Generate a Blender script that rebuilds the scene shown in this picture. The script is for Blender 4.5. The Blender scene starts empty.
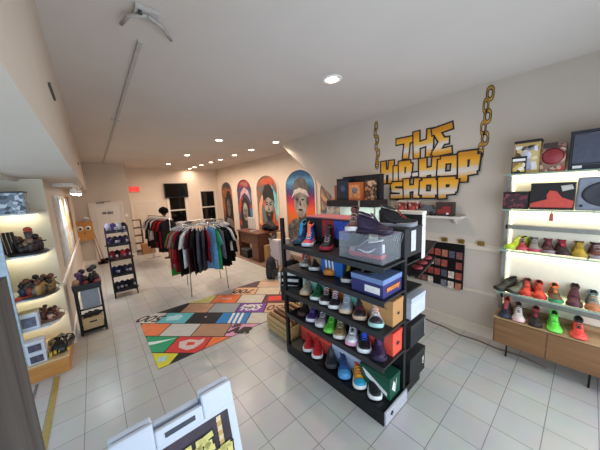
import bpy, bmesh, math, random
from mathutils import Vector, Matrix
random.seed(7)
T = 0.305          # one floor tile = 1 ft; everything below is written in tiles
R = math.radians
C = bpy.context.scene.collection
# ------------------------------------------------------------------ camera
F = 243.54
yaw, pit, roll = .6981, .1431, -.047
fw = Vector((math.sin(yaw)*math.cos(pit), math.cos(yaw)*math.cos(pit), -math.sin(pit)))
rt = Vector((math.cos(yaw), -math.sin(yaw), 0))
up = rt.cross(fw)
r2 = math.cos(roll)*rt + math.sin(roll)*up
u2 = -math.sin(roll)*rt + math.cos(roll)*up
cd = bpy.data.cameras.new('camera'); cam = bpy.data.objects.new('camera', cd); C.objects.link(cam)
cd.sensor_width = 36; cd.lens = F/600*36; cd.clip_start = 0.02; cd.clip_end = 200
m = Matrix.Identity(4)
for i in range(3):
    m[i][0] = r2[i]; m[i][1] = u2[i]; m[i][2] = -fw[i]
m.translation = Vector((-2.926, -11.308, 6.992))*T
cam.matrix_world = m
bpy.context.scene.camera = cam
# ------------------------------------------------------------------ world, light, exposure
w = bpy.data.worlds.new('world'); bpy.context.scene.world = w; w.use_nodes = True
w.node_tree.nodes['Background'].inputs[0].default_value = (.55, .75, 1, 1)
w.node_tree.nodes['Background'].inputs[1].default_value = 1.0
vs = bpy.context.scene.view_settings
vs.view_transform = 'Standard'; vs.look = 'None'; vs.gamma = 1; vs.use_curve_mapping = False
vs.exposure = 0.0
def area(name, loc, rot, sx, sy, power, col, parent=None, shape='RECTANGLE', spread=180):
    l = bpy.data.lights.new(name, 'AREA'); l.shape = shape; l.size = sx*T; l.energy = power; l.color = col
    if shape in ('RECTANGLE',): l.size_y = sy*T
    l.spread = R(spread)
    o = bpy.data.objects.new(name, l); C.objects.link(o)
    o.location = Vector(loc)*T; o.rotation_euler = rot
    if parent: o.parent = parent
    return o
# daylight entering through the shop front behind the camera (just outside its glass)
area('daylight_front', (0.5, -14.3, 4.2), (R(90), 0, 0), 17, 7.2, 116, (.80, .89, 1))
# daylight entering through the display window bay on the left
area('daylight_bay', (-10.4, -3.5, 3.6), (0, R(-90), 0), 6.5, 13, 42, (.48, .74, 1))

# ------------------------------------------------------------------ materials
MATS = {}
def hexc(h):
    h = h.lstrip('#'); v = [int(h[i:i+2], 16)/255 for i in (0, 2, 4)]
    return [x/12.92 if x <= .04045 else ((x+.055)/1.055)**2.4 for x in v]
def mat(h, rough=.6, metal=0, noise=.12, scale=25, bump=0, emit=0, trans=0, coat=0):
    key = (h, rough, metal, noise, scale, bump, emit, trans, coat)
    if key in MATS: return MATS[key]
    c = hexc(h); M = bpy.data.materials.new('m_'+h.strip('#')); M.use_nodes = True
    nt = M.node_tree; b = nt.nodes['Principled BSDF']
    b.inputs['Roughness'].default_value = rough; b.inputs['Metallic'].default_value = metal
    b.inputs['Base Color'].default_value = (*c, 1)
    if rough >= .75: b.inputs['Specular IOR Level'].default_value = .12
    if noise > 0:
        tc = nt.nodes.new('ShaderNodeTexCoord'); n = nt.nodes.new('ShaderNodeTexNoise')
        n.inputs['Scale'].default_value = scale; n.inputs['Detail'].default_value = 3
        rp = nt.nodes.new('ShaderNodeMapRange'); rp.inputs['From Min'].default_value = .3; rp.inputs['From Max'].default_value = .7
        rp.inputs['To Min'].default_value = 1-noise; rp.inputs['To Max'].default_value = 1+noise
        mx = nt.nodes.new('ShaderNodeVectorMath'); mx.operation = 'SCALE'; mx.inputs[0].default_value = c
        nt.links.new(tc.outputs['Object'], n.inputs['Vector']); nt.links.new(n.outputs['Fac'], rp.inputs['Value'])
        nt.links.new(rp.outputs[0], mx.inputs['Scale']); nt.links.new(mx.outputs[0], b.inputs['Base Color'])
        if bump:
            bp = nt.nodes.new('ShaderNodeBump'); bp.inputs['Strength'].default_value = bump; bp.inputs['Distance'].default_value = .01
            nt.links.new(n.outputs['Fac'], bp.inputs['Height']); nt.links.new(bp.outputs[0], b.inputs['Normal'])
    if emit:
        b.inputs['Emission Color'].default_value = (*c, 1); b.inputs['Emission Strength'].default_value = emit
    if trans: b.inputs['Transmission Weight'].default_value = trans; b.inputs['IOR'].default_value = 1.2
    if coat: b.inputs['Coat Weight'].default_value = coat
    MATS[key] = M; return M
def clear(h, alpha, rough=.08):
    key = ('clear', h, alpha)
    if key in MATS: return MATS[key]
    M = bpy.data.materials.new('clear_'+h.strip('#')); M.use_nodes = True; nt = M.node_tree
    b = nt.nodes['Principled BSDF']; b.inputs['Base Color'].default_value = (*hexc(h), 1); b.inputs['Roughness'].default_value = rough
    b.inputs['Alpha'].default_value = alpha; b.inputs['Specular IOR Level'].default_value = .8
    MATS[key] = M; return M
def ramp_mat(name, stops, vec='z', rough=.7, z0=0, z1=1):
    M = bpy.data.materials.new(name); M.use_nodes = True; nt = M.node_tree; b = nt.nodes['Principled BSDF']; b.inputs['Roughness'].default_value = rough
    tc = nt.nodes.new('ShaderNodeTexCoord'); s = nt.nodes.new('ShaderNodeSeparateXYZ'); mr = nt.nodes.new('ShaderNodeMapRange')
    mr.inputs['From Min'].default_value = z0*T; mr.inputs['From Max'].default_value = z1*T
    n = nt.nodes.new('ShaderNodeTexNoise'); n.inputs['Scale'].default_value = 6; ad = nt.nodes.new('ShaderNodeMath'); ad.operation = 'MULTIPLY_ADD'; ad.inputs[1].default_value = .12
    cr = nt.nodes.new('ShaderNodeValToRGB'); el = cr.color_ramp.elements
    while len(el) < len(stops): el.new(.5)
    for e, (p, h) in zip(el, stops): e.position = p; e.color = (*hexc(h), 1)
    nt.links.new(tc.outputs['Object'], s.inputs[0]); nt.links.new(s.outputs['Z'], mr.inputs['Value']); nt.links.new(tc.outputs['Object'], n.inputs['Vector'])
    nt.links.new(n.outputs['Fac'], ad.inputs[0]); nt.links.new(mr.outputs[0], ad.inputs[2]); nt.links.new(ad.outputs[0], cr.inputs[0]); nt.links.new(cr.outputs[0], b.inputs['Base Color'])
    return M
def paint_mat(name, cols, scale=1.5, dist=2.0, rough=.6):
    """swirling spray-paint blend of several colours"""
    M = bpy.data.materials.new(name); M.use_nodes = True; nt = M.node_tree; b = nt.nodes['Principled BSDF']; b.inputs['Roughness'].default_value = rough
    tc = nt.nodes.new('ShaderNodeTexCoord'); n = nt.nodes.new('ShaderNodeTexNoise'); n.inputs['Scale'].default_value = scale; n.inputs['Detail'].default_value = 2
    n.inputs['Distortion'].default_value = dist
    cr = nt.nodes.new('ShaderNodeValToRGB'); el = cr.color_ramp.elements; cr.color_ramp.interpolation = 'LINEAR'
    while len(el) < len(cols): el.new(.5)
    for i, (e, h) in enumerate(zip(el, cols)): e.position = .3+.4*i/(len(cols)-1); e.color = (*hexc(h), 1)
    nt.links.new(tc.outputs['Object'], n.inputs['Vector']); nt.links.new(n.outputs['Fac'], cr.inputs[0]); nt.links.new(cr.outputs[0], b.inputs['Base Color'])
    return M
def wood(h, h2, axis='x', rough=.5, sc=1):
    key = ('wood', h, h2, axis, sc)
    if key in MATS: return MATS[key]
    M = bpy.data.materials.new('wood_'+h.strip('#')); M.use_nodes = True; nt = M.node_tree; b = nt.nodes['Principled BSDF']; b.inputs['Roughness'].default_value = rough
    tc = nt.nodes.new('ShaderNodeTexCoord'); mp = nt.nodes.new('ShaderNodeMapping')
    s = [40*sc, 40*sc, 40*sc]; s['xyz'.index(axis)] = 1.5; mp.inputs['Scale'].default_value = s
    n = nt.nodes.new('ShaderNodeTexNoise'); n.inputs['Scale'].default_value = 1; n.inputs['Detail'].default_value = 4; n.inputs['Distortion'].default_value = .4
    cr = nt.nodes.new('ShaderNodeValToRGB'); cr.color_ramp.elements[0].position = .35; cr.color_ramp.elements[1].position = .65
    cr.color_ramp.elements[0].color = (*hexc(h2), 1); cr.color_ramp.elements[1].color = (*hexc(h), 1)
    nt.links.new(tc.outputs['Object'], mp.inputs['Vector']); nt.links.new(mp.outputs[0], n.inputs['Vector']); nt.links.new(n.outputs['Fac'], cr.inputs[0]); nt.links.new(cr.outputs[0], b.inputs['Base Color'])
    MATS[key] = M; return M
def tile_mat():
    M = bpy.data.materials.new('floor_tiles'); M.use_nodes = True; nt = M.node_tree; b = nt.nodes['Principled BSDF']
    tc = nt.nodes.new('ShaderNodeTexCoord'); mp = nt.nodes.new('ShaderNodeMapping'); mp.inputs['Scale'].default_value = (1/T,)*3
    br = nt.nodes.new('ShaderNodeTexBrick'); br.offset = 0; br.squash = 1
    br.inputs['Scale'].default_value = 1; br.inputs['Brick Width'].default_value = 1; br.inputs['Row Height'].default_value = 1
    br.inputs['Mortar Size'].default_value = .011; br.inputs['Mortar Smooth'].default_value = .2
    br.inputs['Color1'].default_value = (*hexc('#c6c4be'), 1); br.inputs['Color2'].default_value = (*hexc('#bfbdb6'), 1); br.inputs['Mortar'].default_value = (*hexc('#87837a'), 1)
    n = nt.nodes.new('ShaderNodeTexNoise'); n.inputs['Scale'].default_value = 1.3; n.inputs['Detail'].default_value = 5
    mx = nt.nodes.new('ShaderNodeMix'); mx.data_type = 'RGBA'; mx.blend_type = 'MULTIPLY'; mx.inputs[0].default_value = .25
    bp = nt.nodes.new('ShaderNodeBump'); bp.inputs['Strength'].default_value = .3; bp.inputs['Distance'].default_value = .003; bp.invert = True
    nt.links.new(tc.outputs['Object'], mp.inputs[0]); nt.links.new(mp.outputs[0], br.inputs['Vector']); nt.links.new(mp.outputs[0], n.inputs['Vector'])
    nt.links.new(br.outputs['Color'], mx.inputs[6]); nt.links.new(n.outputs['Color'], mx.inputs[7]); nt.links.new(mx.outputs[2], b.inputs['Base Color'])
    nt.links.new(br.outputs['Fac'], bp.inputs['Height']); nt.links.new(bp.outputs[0], b.inputs['Normal'])
    b.inputs['Roughness'].default_value = .28
    return M
def speckle(name, base, dots, scale=20, thr=.6):
    """a printed / busy surface: small cells picked from several colours"""
    M = bpy.data.materials.new(name); M.use_nodes = True; nt = M.node_tree; b = nt.nodes['Principled BSDF']; b.inputs['Roughness'].default_value = .5
    tc = nt.nodes.new('ShaderNodeTexCoord'); v = nt.nodes.new('ShaderNodeTexVoronoi'); v.inputs['Scale'].default_value = scale
    s = nt.nodes.new('ShaderNodeSeparateColor'); cr = nt.nodes.new('ShaderNodeValToRGB'); cr.color_ramp.interpolation = 'CONSTANT'; el = cr.color_ramp.elements
    cols = [base]+dots
    while len(el) < len(cols): el.new(.5)
    for i, (e, h) in enumerate(zip(el, cols)): e.position = 0 if i == 0 else thr+(1-thr)*(i-1)/len(dots); e.color = (*hexc(h), 1)
    nt.links.new(tc.outputs['Object'], v.inputs['Vector']); nt.links.new(v.outputs['Color'], s.inputs[0]); nt.links.new(s.outputs[0], cr.inputs[0]); nt.links.new(cr.outputs[0], b.inputs['Base Color'])
    return M
BLK = mat('#17171a', .45); BLKM = mat('#121214', .4, .3); WHT = mat('#e6e4e0', .5); CHROME = mat('#c8c8cc', .25, .9, 0)

# ------------------------------------------------------------------ mesh builder
class MB:
    def __init__(s): s.bm = bmesh.new(); s.mats = []; s.cur = 0
    def use(s, m):
        if m not in s.mats: s.mats.append(m)
        s.cur = s.mats.index(m); return s
    def face(s, pts):
        vs_ = [s.bm.verts.new(Vector(p)*T) for p in pts]
        try: f = s.bm.faces.new(vs_); f.material_index = s.cur; return f
        except ValueError: return None
    def box(s, x0, x1, y0, y1, z0, z1, bev=0, M=None):
        r = bmesh.ops.create_cube(s.bm, size=1); vv = r['verts']
        for v in vv:
            v.co = Vector(((x0+x1)/2+v.co.x*(x1-x0), (y0+y1)/2+v.co.y*(y1-y0), (z0+z1)/2+v.co.z*(z1-z0)))
            if M: v.co = M @ v.co
            v.co *= T
        fs = {f for v in vv for f in v.link_faces}
        for f in fs: f.material_index = s.cur
        if bev:
            es = {e for v in vv for e in v.link_edges}
            g = bmesh.ops.bevel(s.bm, geom=list(es), offset=bev*T, segments=2, profile=.5, affect='EDGES', material=s.cur)
        return s
    def ring(s, pts): return [s.bm.verts.new(Vector(p)*T) for p in pts]
    def skin(s, rings, cap0=True, cap1=True, closed=True):
        rv = [s.ring(r) for r in rings]; n = len(rv[0])
        for a, b in zip(rv, rv[1:]):
            for i in range(n if closed else n-1):
                j = (i+1) % n
                try: f = s.bm.faces.new((a[i], a[j], b[j], b[i])); f.material_index = s.cur; f.smooth = True
                except ValueError: pass
        for c, r in ((cap0, rv[0]), (cap1, rv[-1])):
            if c:
                try: f = s.bm.faces.new(r); f.material_index = s.cur
                except ValueError: pass
        return s
    def tube(s, pts, r, n=8, closed=False):
        pts = [Vector(p) for p in pts]; rings = []
        for i, p in enumerate(pts):
            a = pts[max(i-1, 0)]; b = pts[min(i+1, len(pts)-1)]
            if closed: a = pts[i-1]; b = pts[(i+1) % len(pts)]
            d = (b-a).normalized(); ref = Vector((0, 0, 1)) if abs(d.z) < .9 else Vector((1, 0, 0))
            u = d.cross(ref).normalized(); v = d.cross(u)
            rr = r[i] if isinstance(r, (list, tuple)) else r
            rings.append([p+rr*(math.cos(2*math.pi*k/n)*u+math.sin(2*math.pi*k/n)*v) for k in range(n)])
        if closed: rings.append(rings[0])
        return s.skin(rings, not closed, not closed)
    def lathe(s, prof, c=(0, 0, 0), n=20, axis='z'):
        rings = []
        for r, z in prof:
            rg = []
            for k in range(n):
                a = 2*math.pi*k/n; p = (r*math.cos(a), r*math.sin(a), z)
                if axis == 'x': p = (p[2], p[0], p[1])
                if axis == 'y': p = (p[0], p[2], p[1])
                rg.append(Vector(c)+Vector(p))
            rings.append(rg)
        return s.skin(rings)
    def ball(s, c, r, sq=(1, 1, 1), n=12):
        prof = [(r*math.sin(math.pi*i/8)*1.0+1e-4, -r*math.cos(math.pi*i/8)) for i in range(9)]
        rings = [[Vector(c)+Vector((a*math.cos(2*math.pi*k/n)*sq[0], a*math.sin(2*math.pi*k/n)*sq[1], z*sq[2])) for k in range(n)] for a, z in prof]
        return s.skin(rings)
    def prism(s, poly, h0, h1, axis='z'):
        """polygon (2D) extruded; axis z: poly=(x,y); axis x: poly=(y,z); axis y: poly=(x,z)"""
        def P(p, h): return {'z': (p[0], p[1], h), 'x': (h, p[0], p[1]), 'y': (p[0], h, p[1])}[axis]
        a = s.ring([P(p, h0) for p in poly]); b = s.ring([P(p, h1) for p in poly]); n = len(poly)
        for i in range(n):
            j = (i+1) % n; f = s.bm.faces.new((a[i], a[j], b[j], b[i])); f.material_index = s.cur
        for r in (a, b):
            f = s.bm.faces.new(r); f.material_index = s.cur
        return s
    def build(s, name, m=None, parent=None, smooth=False, loc=None):
        if m and not s.mats: s.mats = [m]
        bmesh.ops.recalc_face_normals(s.bm, faces=s.bm.faces)
        me = bpy.data.meshes.new(name); s.bm.to_mesh(me); s.bm.free()
        for mm in s.mats: me.materials.append(mm)
        if smooth:
            for p in me.polygons: p.use_smooth = True
        o = bpy.data.objects.new(name, me); C.objects.link(o)
        if parent: o.parent = parent
        if loc: o.location = Vector(loc)*T
        return o
def box(name, m, x0, x1, y0, y1, z0, z1, parent=None, bev=0):
    return MB().box(x0, x1, y0, y1, z0, z1, bev).build(name, m, parent)
def tag(o, label, cat, group=None):
    o['label'] = label; o['category'] = cat
    if group: o['group'] = group
    return o
def thing(name, label, cat, loc=(0, 0, 0), rz=0, group=None):
    o = bpy.data.objects.new(name, None); C.objects.link(o); o.empty_display_size = .05
    o.location = Vector(loc)*T; o.rotation_euler = (0, 0, rz); return tag(o, label, cat, group)
def struct(o): o['kind'] = 'structure'; return o
def dup(root, loc, rz=0, label=None, group=None):
    r = root.copy(); C.objects.link(r); r.location = Vector(loc)*T; r.rotation_euler = (0, 0, rz)
    if label: r['label'] = label
    if group: r['group'] = group
    for ch in list(root.children):
        c = ch.copy(); C.objects.link(c); c.parent = r
        for g in ch.children:
            d = g.copy(); C.objects.link(d); d.parent = c
    return r
def text_mesh(name, s, size, m, parent, M, ext=.01, bold=.0, shear=0):
    cu = bpy.data.curves.new(name, 'FONT'); cu.body = s; cu.size = size*T; cu.extrude = ext*T; cu.offset = bold*T; cu.align_x = 'CENTER'; cu.align_y = 'CENTER'; cu.shear = shear
    o = bpy.data.objects.new(name, cu); C.objects.link(o)
    bpy.context.view_layer.update()
    me = bpy.data.meshes.new_from_object(o.evaluated_get(bpy.context.evaluated_depsgraph_get()))
    bpy.data.objects.remove(o)
    for p in me.vertices: p.co = p.co/T
    me.transform(M)
    for p in me.vertices: p.co = p.co*T
    me.materials.clear(); me.materials.append(m)
    o = bpy.data.objects.new(name, me); C.objects.link(o)
    if parent: o.parent = parent
    return o
def frameM(loc, xdir, ydir):
    x = Vector(xdir).normalized(); y = Vector(ydir).normalized(); z = x.cross(y)
    M = Matrix.Identity(4)
    for i in range(3): M[i][0] = x[i]; M[i][1] = y[i]; M[i][2] = z[i]
    M.translation = Vector(loc); return M

# ================================================================== ROOM
WALL = mat('#cbbfb0', .75, 0, .03, 2); WALLB = mat('#e0d0bd', .75, 0, .03, 2); CEIL = mat('#d2cac2', .85, 0, .03, 1.2)
H = 10.9; BW = 28.5; MW = 13.1; RW = 9.85
struct(MB().box(-11, 13.6, -14, 29, -.2, 0).build('floor', tile_mat()))
struct(MB().box(-11, 13.6, -14, 29, H, H+.2).build('ceiling', CEIL))
struct(MB().box(-10, -3.3, -14, 23.5, 8.0, H).build('trim_1', mat('#d2c4b4', .8, 0, .03, 2)))          # dropped ceiling / beam on the left
struct(MB().box(8.45, 13.1, -1.8, BW, 0, .04).build('trim_2', wood('#8d7464', '#6e5a4e', 'y', .4, .5)))   # brown floor by the counter
struct(MB().box(-11, -4.5, 23.5, 23.7, 0, 8).box(-4.5, .37, 23.5, BW+.3, 0, H).build('wall_far', WALL))
struct(MB().box(.37, MW+.3, BW, BW+.3, 0, H).build('wall_back', WALLB))
struct(MB().box(MW, MW+.3, -2.2, BW, 0, H).build('wall_murals', WALLB))
# front right wall whose far end follows the stair slope
poly = [(-14, 0), (-1.9, 0), (-1.9, 4.75), (5.75, 10.7), (5.75, H), (-14, H)]
WALLR = mat('#c6baac', .75, 0, .03, 2); RAILR = mat('#d3c6b4', .6, 0, 0)
struct(MB().prism(poly, RW, RW+.3, 'x').build('wall_right', WALLR))
struct(MB().prism([(-1.9, 4.75), (5.75, 10.7), (5.75, 10.9), (-1.9, 5.1)], RW+.3, MW, 'x').build('wall_stair_soffit', WALL))
struct(MB().box(RW+.3, MW+.3, -2.2, -1.9, 0, 5.2).build('wall_under_stair', WALLB))
struct(MB().box(-4.8, -4.5, 4.62, 23.5, 0, 8).build('wall_left', WALL))
struct(MB().box(-7.5, -4.5, 4.4, 4.62, 0, 8).build('wall_bay_side', mat('#ddd6c2', .75, 0, .03, 2)))
struct(MB().box(-8.0, -7.5, 1.5, 4.62, 0, 8).build('wall_bay_back', mat('#ddd6c2', .75, 0, .03, 2)))
# shop front behind the camera
b = MB().box(-11, 13.6, -14, -13.7, 0, .7).box(-11, 13.6, -14, -13.7, 7.9, H)
for x in (-10.9, -3.4, 3.2, 9.9): b.box(x-.12, x+.12, -14, -13.7, .7, 7.9)
b.box(10, 13.6, -14, -13.7, .7, 7.9); struct(b.build('wall_front', WALL))
b = MB().box(-10.2, -10, -14, -11.5, 0, 8).box(-10.2, -10, -11.5, 1.5, 0, .5).box(-10.2, -10, 1.5, 4, 0, 8).box(-10, -8, 1.5, 1.8, 0, 8)
for y in (-7.5, -3): b.box(-10.2, -10, y-.1, y+.1, .5, 8)
struct(b.build('wall_bay_front', mat('#c9d2d8', .5)))
# rails and baseboards
RAIL = mat('#e6ddd2', .6, 0, 0)
struct(MB().box(RW-.06, RW, -9.1, -1.9, 4.0, 4.16).box(RW-.035, RW, -9.1, -1.9, 4.16, 4.26).build('trim_3', RAILR))
struct(MB().box(RW-.05, RW, -9.1, -1.9, 2.0, 2.14).build('trim_4', RAILR))
struct(MB().box(RW-.06, RW, -13.7, -1.9, 0, .42).box(RW-.09, RW, -13.7, -1.9, .42, .5).build('baseboard_right', RAILR))
struct(MB().box(-4.5, -4.42, 4.62, 23.5, 3.0, 3.16).box(-4.5, -4.42, 4.62, 23.5, 0, .45).build('baseboard_left', RAIL))
struct(MB().box(-4.5, .37, 23.42, 23.5, 0, .4).build('baseboard_far', RAIL))
struct(MB().box(MW-.06, MW, -1.9, BW, .04, .45).build('baseboard_murals', RAIL))
struct(MB().box(-4.98, -4.82, -12, 1.95, 0, .02).build('trim_5', mat('#b39a55', .4, .4)))
struct(MB().box(-5.5, -5.42, -12, 1.95, 0, .015).build('trim_6', mat('#6d7276', .5)))
# conduit under the beam end
struct(MB().tube([(-3.3+.06, 23.42, 8), (-3.24, 23.42, 8.9), (-3.24, 23.42, H)], .05, 6).build('trim_7', RAIL))

# two doors, windows, exit sign, TV
def door(name, x0, x1, y, h, col, knob):
    o = struct(MB().box(x0, x1, y-.08, y, 0, h).build(name, mat(col, .5, 0, .02, 2)))
    b = MB(); b.use(mat('#ded5c8', .5, 0, .0))
    b.box(x0-.25, x0, y-.12, y, 0, h+.22).box(x1, x1+.25, y-.12, y, 0, h+.22).box(x0, x1, y-.12, y, h, h+.22); b.build('door_frame', None, o)
    w_ = x1-x0; b = MB()
    for a, c in ((.1, .46), (.54, .9)):
        for z0, z1 in ((.5, 2.9), (3.3, h-.4)): b.box(x0+a*w_, x0+c*w_, y-.1, y-.07, z0, z1, .01)
    b.build('door_panel', mat(col, .4, 0, .02, 2), o)
    MB().ball((knob, y-.2, 3.05), .1).tube([(knob, y-.08, 3.05), (knob, y-.18, 3.05)], .04, 8).build('door_knob', CHROME, o, True)
    return o
door('door_1', -3.1, -.55, 23.5, 6.4, '#e2dad0', -.75)
door('door_2', 1.15, 3.9, BW, 6.3, '#d9cbb9', 1.4)
t = thing('door_plate', 'small black restroom plates with white letters fixed high on the white panelled door', 'sign', (-1.8, 23.38, 5.45))
MB().box(-.45, -.1, -.03, 0, -.12, .12, .01).build('plate', BLK, t); MB().box(0, .5, -.03, 0, -.12, .12, .01).build('plate', BLK, t)
text_mesh('letters', 'MEN', .17, WHT, t, frameM((-.27, -.035, 0), (1, 0, 0), (0, 0, 1))); text_mesh('letters', 'WOMEN', .13, WHT, t, frameM((.25, -.035, 0), (1, 0, 0), (0, 0, 1)))
t = thing('door_closer', 'grey door closer arm above the white panelled door at the far left', 'door closer', (-2.3, 23.38, 6.62))
MB().box(-.35, .35, -.16, 0, -.08, .1, .02).build('body', mat('#8a8580', .4, .5), t); MB().tube([(.1, -.18, 0), (.55, -.45, .08), (.9, -.06, .12)], .03, 6).build('arm', mat('#6a6660', .4, .5), t)
t = thing('light_switch', 'white light switch plate on the wall right of the panelled door', 'switch', (-.1, 23.5, 5.0))
MB().box(-.12, .12, -.04, 0, -.18, .18, .01).build('plate', mat('#efe9df', .5), t); MB().box(-.04, .04, -.07, -.04, -.08, .08).build('toggle', mat('#ffffff', .4), t)
t = thing('exit_sign', 'glowing red EXIT sign on the back wall above the far door', 'sign', (1.6, BW, 8.1))
MB().box(-.55, .55, -.15, 0, -.38, .38, .03).build('housing', mat('#e07068', .5, 0, 0, emit=.25), t)
text_mesh('letters', 'EXIT', .55, mat('#ff1a10', .5, 0, 0, emit=1.6), t, frameM((0, -.165, 0), (1, 0, 0), (0, 0, 1)), .01, .02)
t = thing('television', 'black flat television mounted on the back wall over a dark window', 'television', (6.7, BW, 7.75))
MB().box(-1.6, 1.6, -.42, -.22, -1.05, 1.05, .03).build('casing', mat('#0b0b0d', .35), t); MB().box(-1.5, 1.5, -.43, -.425, -.93, .97).build('screen', mat('#08090c', .08, 0, 0), t)
MB().box(-.35, .35, -.22, 0, -.4, .4).build('wall_bracket', BLKM, t)
for i, (x0, x1, z0, z1) in enumerate(((5.55, 7.9, 2.4, 7.3), (10.15, 12.45, 2.4, 7.55))):
    o = struct(MB().box(x0, x1, BW-.04, BW, z0, z1).build('window_%d' % (i+1), mat('#07080a', .06, 0, 0)))
    b = MB().box(x0-.22, x0, BW-.14, BW, z0-.2, z1+.22).box(x1, x1+.22, BW-.14, BW, z0-.2, z1+.22).box(x0, x1, BW-.14, BW, z1, z1+.22)
    b.box(x0-.3, x1+.3, BW-.25, BW, z0-.3, z0); b.build('window_frame', RAIL, o)
    zc = (z0+z1)/2; MB().box(x0, x1, BW-.12, BW-.04, zc-.1, zc+.1).box(x0, x0+.12, BW-.1, BW-.04, z0, z1).box(x1-.12, x1, BW-.1, BW-.04, z0, z1).box(x0, x1, BW-.1, BW-.04, z1-.12, z1).build('window_sash', mat('#cfc6ba', .5), o)

# ceiling lights
LN = [('nearest of the round ceiling downlights, alone in the foreground', 4.23, -4.97)]
row1 = [(4.74, 6.64), (4.75, 14.6), (4.8, 22.5)]; row2 = [(8.95, 5.4), (8.95, 9.4), (8.95, 12.9), (8.95, 16.6), (8.85, 19.3), (8.8, 22.6), (8.75, 25.4), (8.7, 27.4)]
names1 = ['first round downlight of the left row behind the nearest lamp', 'second round downlight of the left row on the ceiling', 'farthest round downlight of the left row, toward the television']
names2 = ['round downlight of the right row nearest the sloping stair wall', 'second round downlight of the right row', 'third round downlight of the right row', 'fourth round downlight of the right row', 'fifth round downlight of the right row', 'sixth round downlight of the right row', 'seventh round downlight of the right row', 'last round downlight of the right row, by the back wall']
EM = mat('#ffe6c4', .5, 0, 0, emit=18)
def light(x, y, lab, p=16):
    t = thing('ceiling_light', 'warm '+lab, 'ceiling light', (x, y, H), 0, 'round downlights in the ceiling')
    MB().lathe([(.22, -.001), (.22, -.03), (.34, -.04), (.36, -.02), (.36, 0)], n=24).build('trim_ring', mat('#f0ebe4', .5, 0, 0), t, True)
    MB().lathe([(.001, -.035), (.215, -.035), (.215, -.01), (.001, -.01)], n=24).build('diffuser', EM, t)
    l = area('lamp', (0, 0, -.07), (0, 0, 0), .42, .42, p, (1, .80, .66), t, 'DISK', 130 if 5 < y < 6 else 170)
light(4.23, -4.97, LN[0][0], 16)
for (x, y), n in zip(row1, names1): light(x, y, n, 28)
for (x, y), n in zip(row2, names2): light(x, y, n, 7 if y > 25 else 12 if y < 6 else 19)
# raceway along the ceiling with its junction bracket
t = thing('ceiling_conduit', 'thin white conduit running along the ceiling away from the camera', 'conduit', (-1.5, -4, H))
MB().box(-.05, .05, .3, 27.4, -.06, 0).build('raceway', mat('#b7b2ab', .6), t)
for y in (8.2,): MB().box(-.22, .22, y-.08, y+.08, -.1, 0, .01).build('coupler', mat('#b7b2ab', .6), t)
t = thing('ceiling_bracket', 'white bracket with two arms fixed at the near end of the ceiling conduit', 'bracket', (-1.55, -4.9, H))
MB().box(-.22, .22, -.2, .2, -.1, 0, .02).build('plate', mat('#bdb9b3', .6), t)
for a in (-1, 1): MB().tube([(0, -.1, -.14), (.3*a, .1, -.14), (.5*a+.1, .55, -.12)], .04, 6).build('arm', mat('#aeaaa4', .6), t)
MB().tube([(-.16, -.1, -.12), (-.1, -.1, -.12)], .05, 8).build('screw', mat('#33322f', .4), t)
for y, z in ((-4.2, 9.3), (8.5, 9.2)):
    o = MB().box(-3.3, -3.26, y-.04, y+.9, z-.05, z+.02).build('vent_slot', mat('#4a4642', .6)); tag(o, 'thin dark slot vent in the pink-beige beam, '+('nearer one' if y < 0 else 'farther one'), 'vent')

# ================================================================== FLOOR MAT
def clip(poly, a, b, c):      # keep a*x+b*y<=c
    out = []
    for i in range(len(poly)):
        p, q = poly[i], poly[(i+1) % len(poly)]; dp = a*p[0]+b*p[1]-c; dq = a*q[0]+b*q[1]-c
        if dp <= 0: out.append(p)
        if dp*dq < 0: k = dp/(dp-dq); out.append((p[0]+k*(q[0]-p[0]), p[1]+k*(q[1]-p[1])))
    return out
rug = thing('floor_mat', 'large floor mat printed with a patchwork of coloured shoebox lids', 'rug', (0, 0, 0))
MX0, MX1, MY0, MY1 = -1.75, 7.4, -.48, 5.1
MB().box(MX0, MX1, MY0, MY1, 0, .02).build('backing', mat('#3a3430', .8), rug)
S = [-2.5, -.83, .93, 2.6, 4.28, 6.0, 7.75, 9.53, 11.2, 12.9]
rows = [(-3.3, ['#d8cf3a', '#1c1a1c', '#d8cf3a']), (-4.3, ['#1f9a66', '#d43a35', '#e8733a', '#888888']), (-5.95, ['#e77a45', '#c9c6bf', '#b0886a', '#d99ab4', '#c0b8a8']),
        (-7.25, ['#cfc9bd', '#5fb5bd', '#1d1c22', '#2382c4', '#cfcabd', '#b99a78']), (-6.4, ['#1d1c22', '#b98d6e', '#9aa09f', '#7a3fa0', '#d6b186', '#c7c0b0']),
        (-4.45, ['#c9c070', '#e3703c', '#cfc6b4', '#6a2f34', '#c2a888']), (-3.15, ['#9a9a98', '#d9a982', '#d2c2a8', '#c9b090', '#c2a888']), (-1, ['#4d3438', '#c7a98c', '#bba58c', '#c7a98c']), (-1.5, ['#bba58c', '#c7a98c', '#9a8470', '#c7a98c'])]
def cellpoly(s0, s1, d0, d1, g=.04):
    P = [((s+d)/2, (s-d)/2) for s, d in ((s0+g, d0+g), (s1-g, d0+g), (s1-g, d1-g), (s0+g, d1-g))]
    for a, b_, c in ((-1, 0, -MX0), (1, 0, MX1), (0, -1, -MY0), (0, 1, MY1)):
        if P: P = clip(P, a, b_, c)
    return P
fixed = {1: (-1.87-2.4), 0: -.85-2.4}
starts = [-3.25, -4.3, -5.9, -7.3, -6.3, -4.4, -3.15, -1.0, .5]
lid = MB()
for i in range(9):
    for k, col in enumerate(rows[i][1]):
        d0 = starts[i]+2.42*k
        P = cellpoly(S[i], S[i+1], d0, d0+2.42)
        if len(P) > 2: lid.use(mat(col, .6, 0, .08, 8)).prism(P, .02, .024)
lid.build('printed_lids', None, rug)
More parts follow.
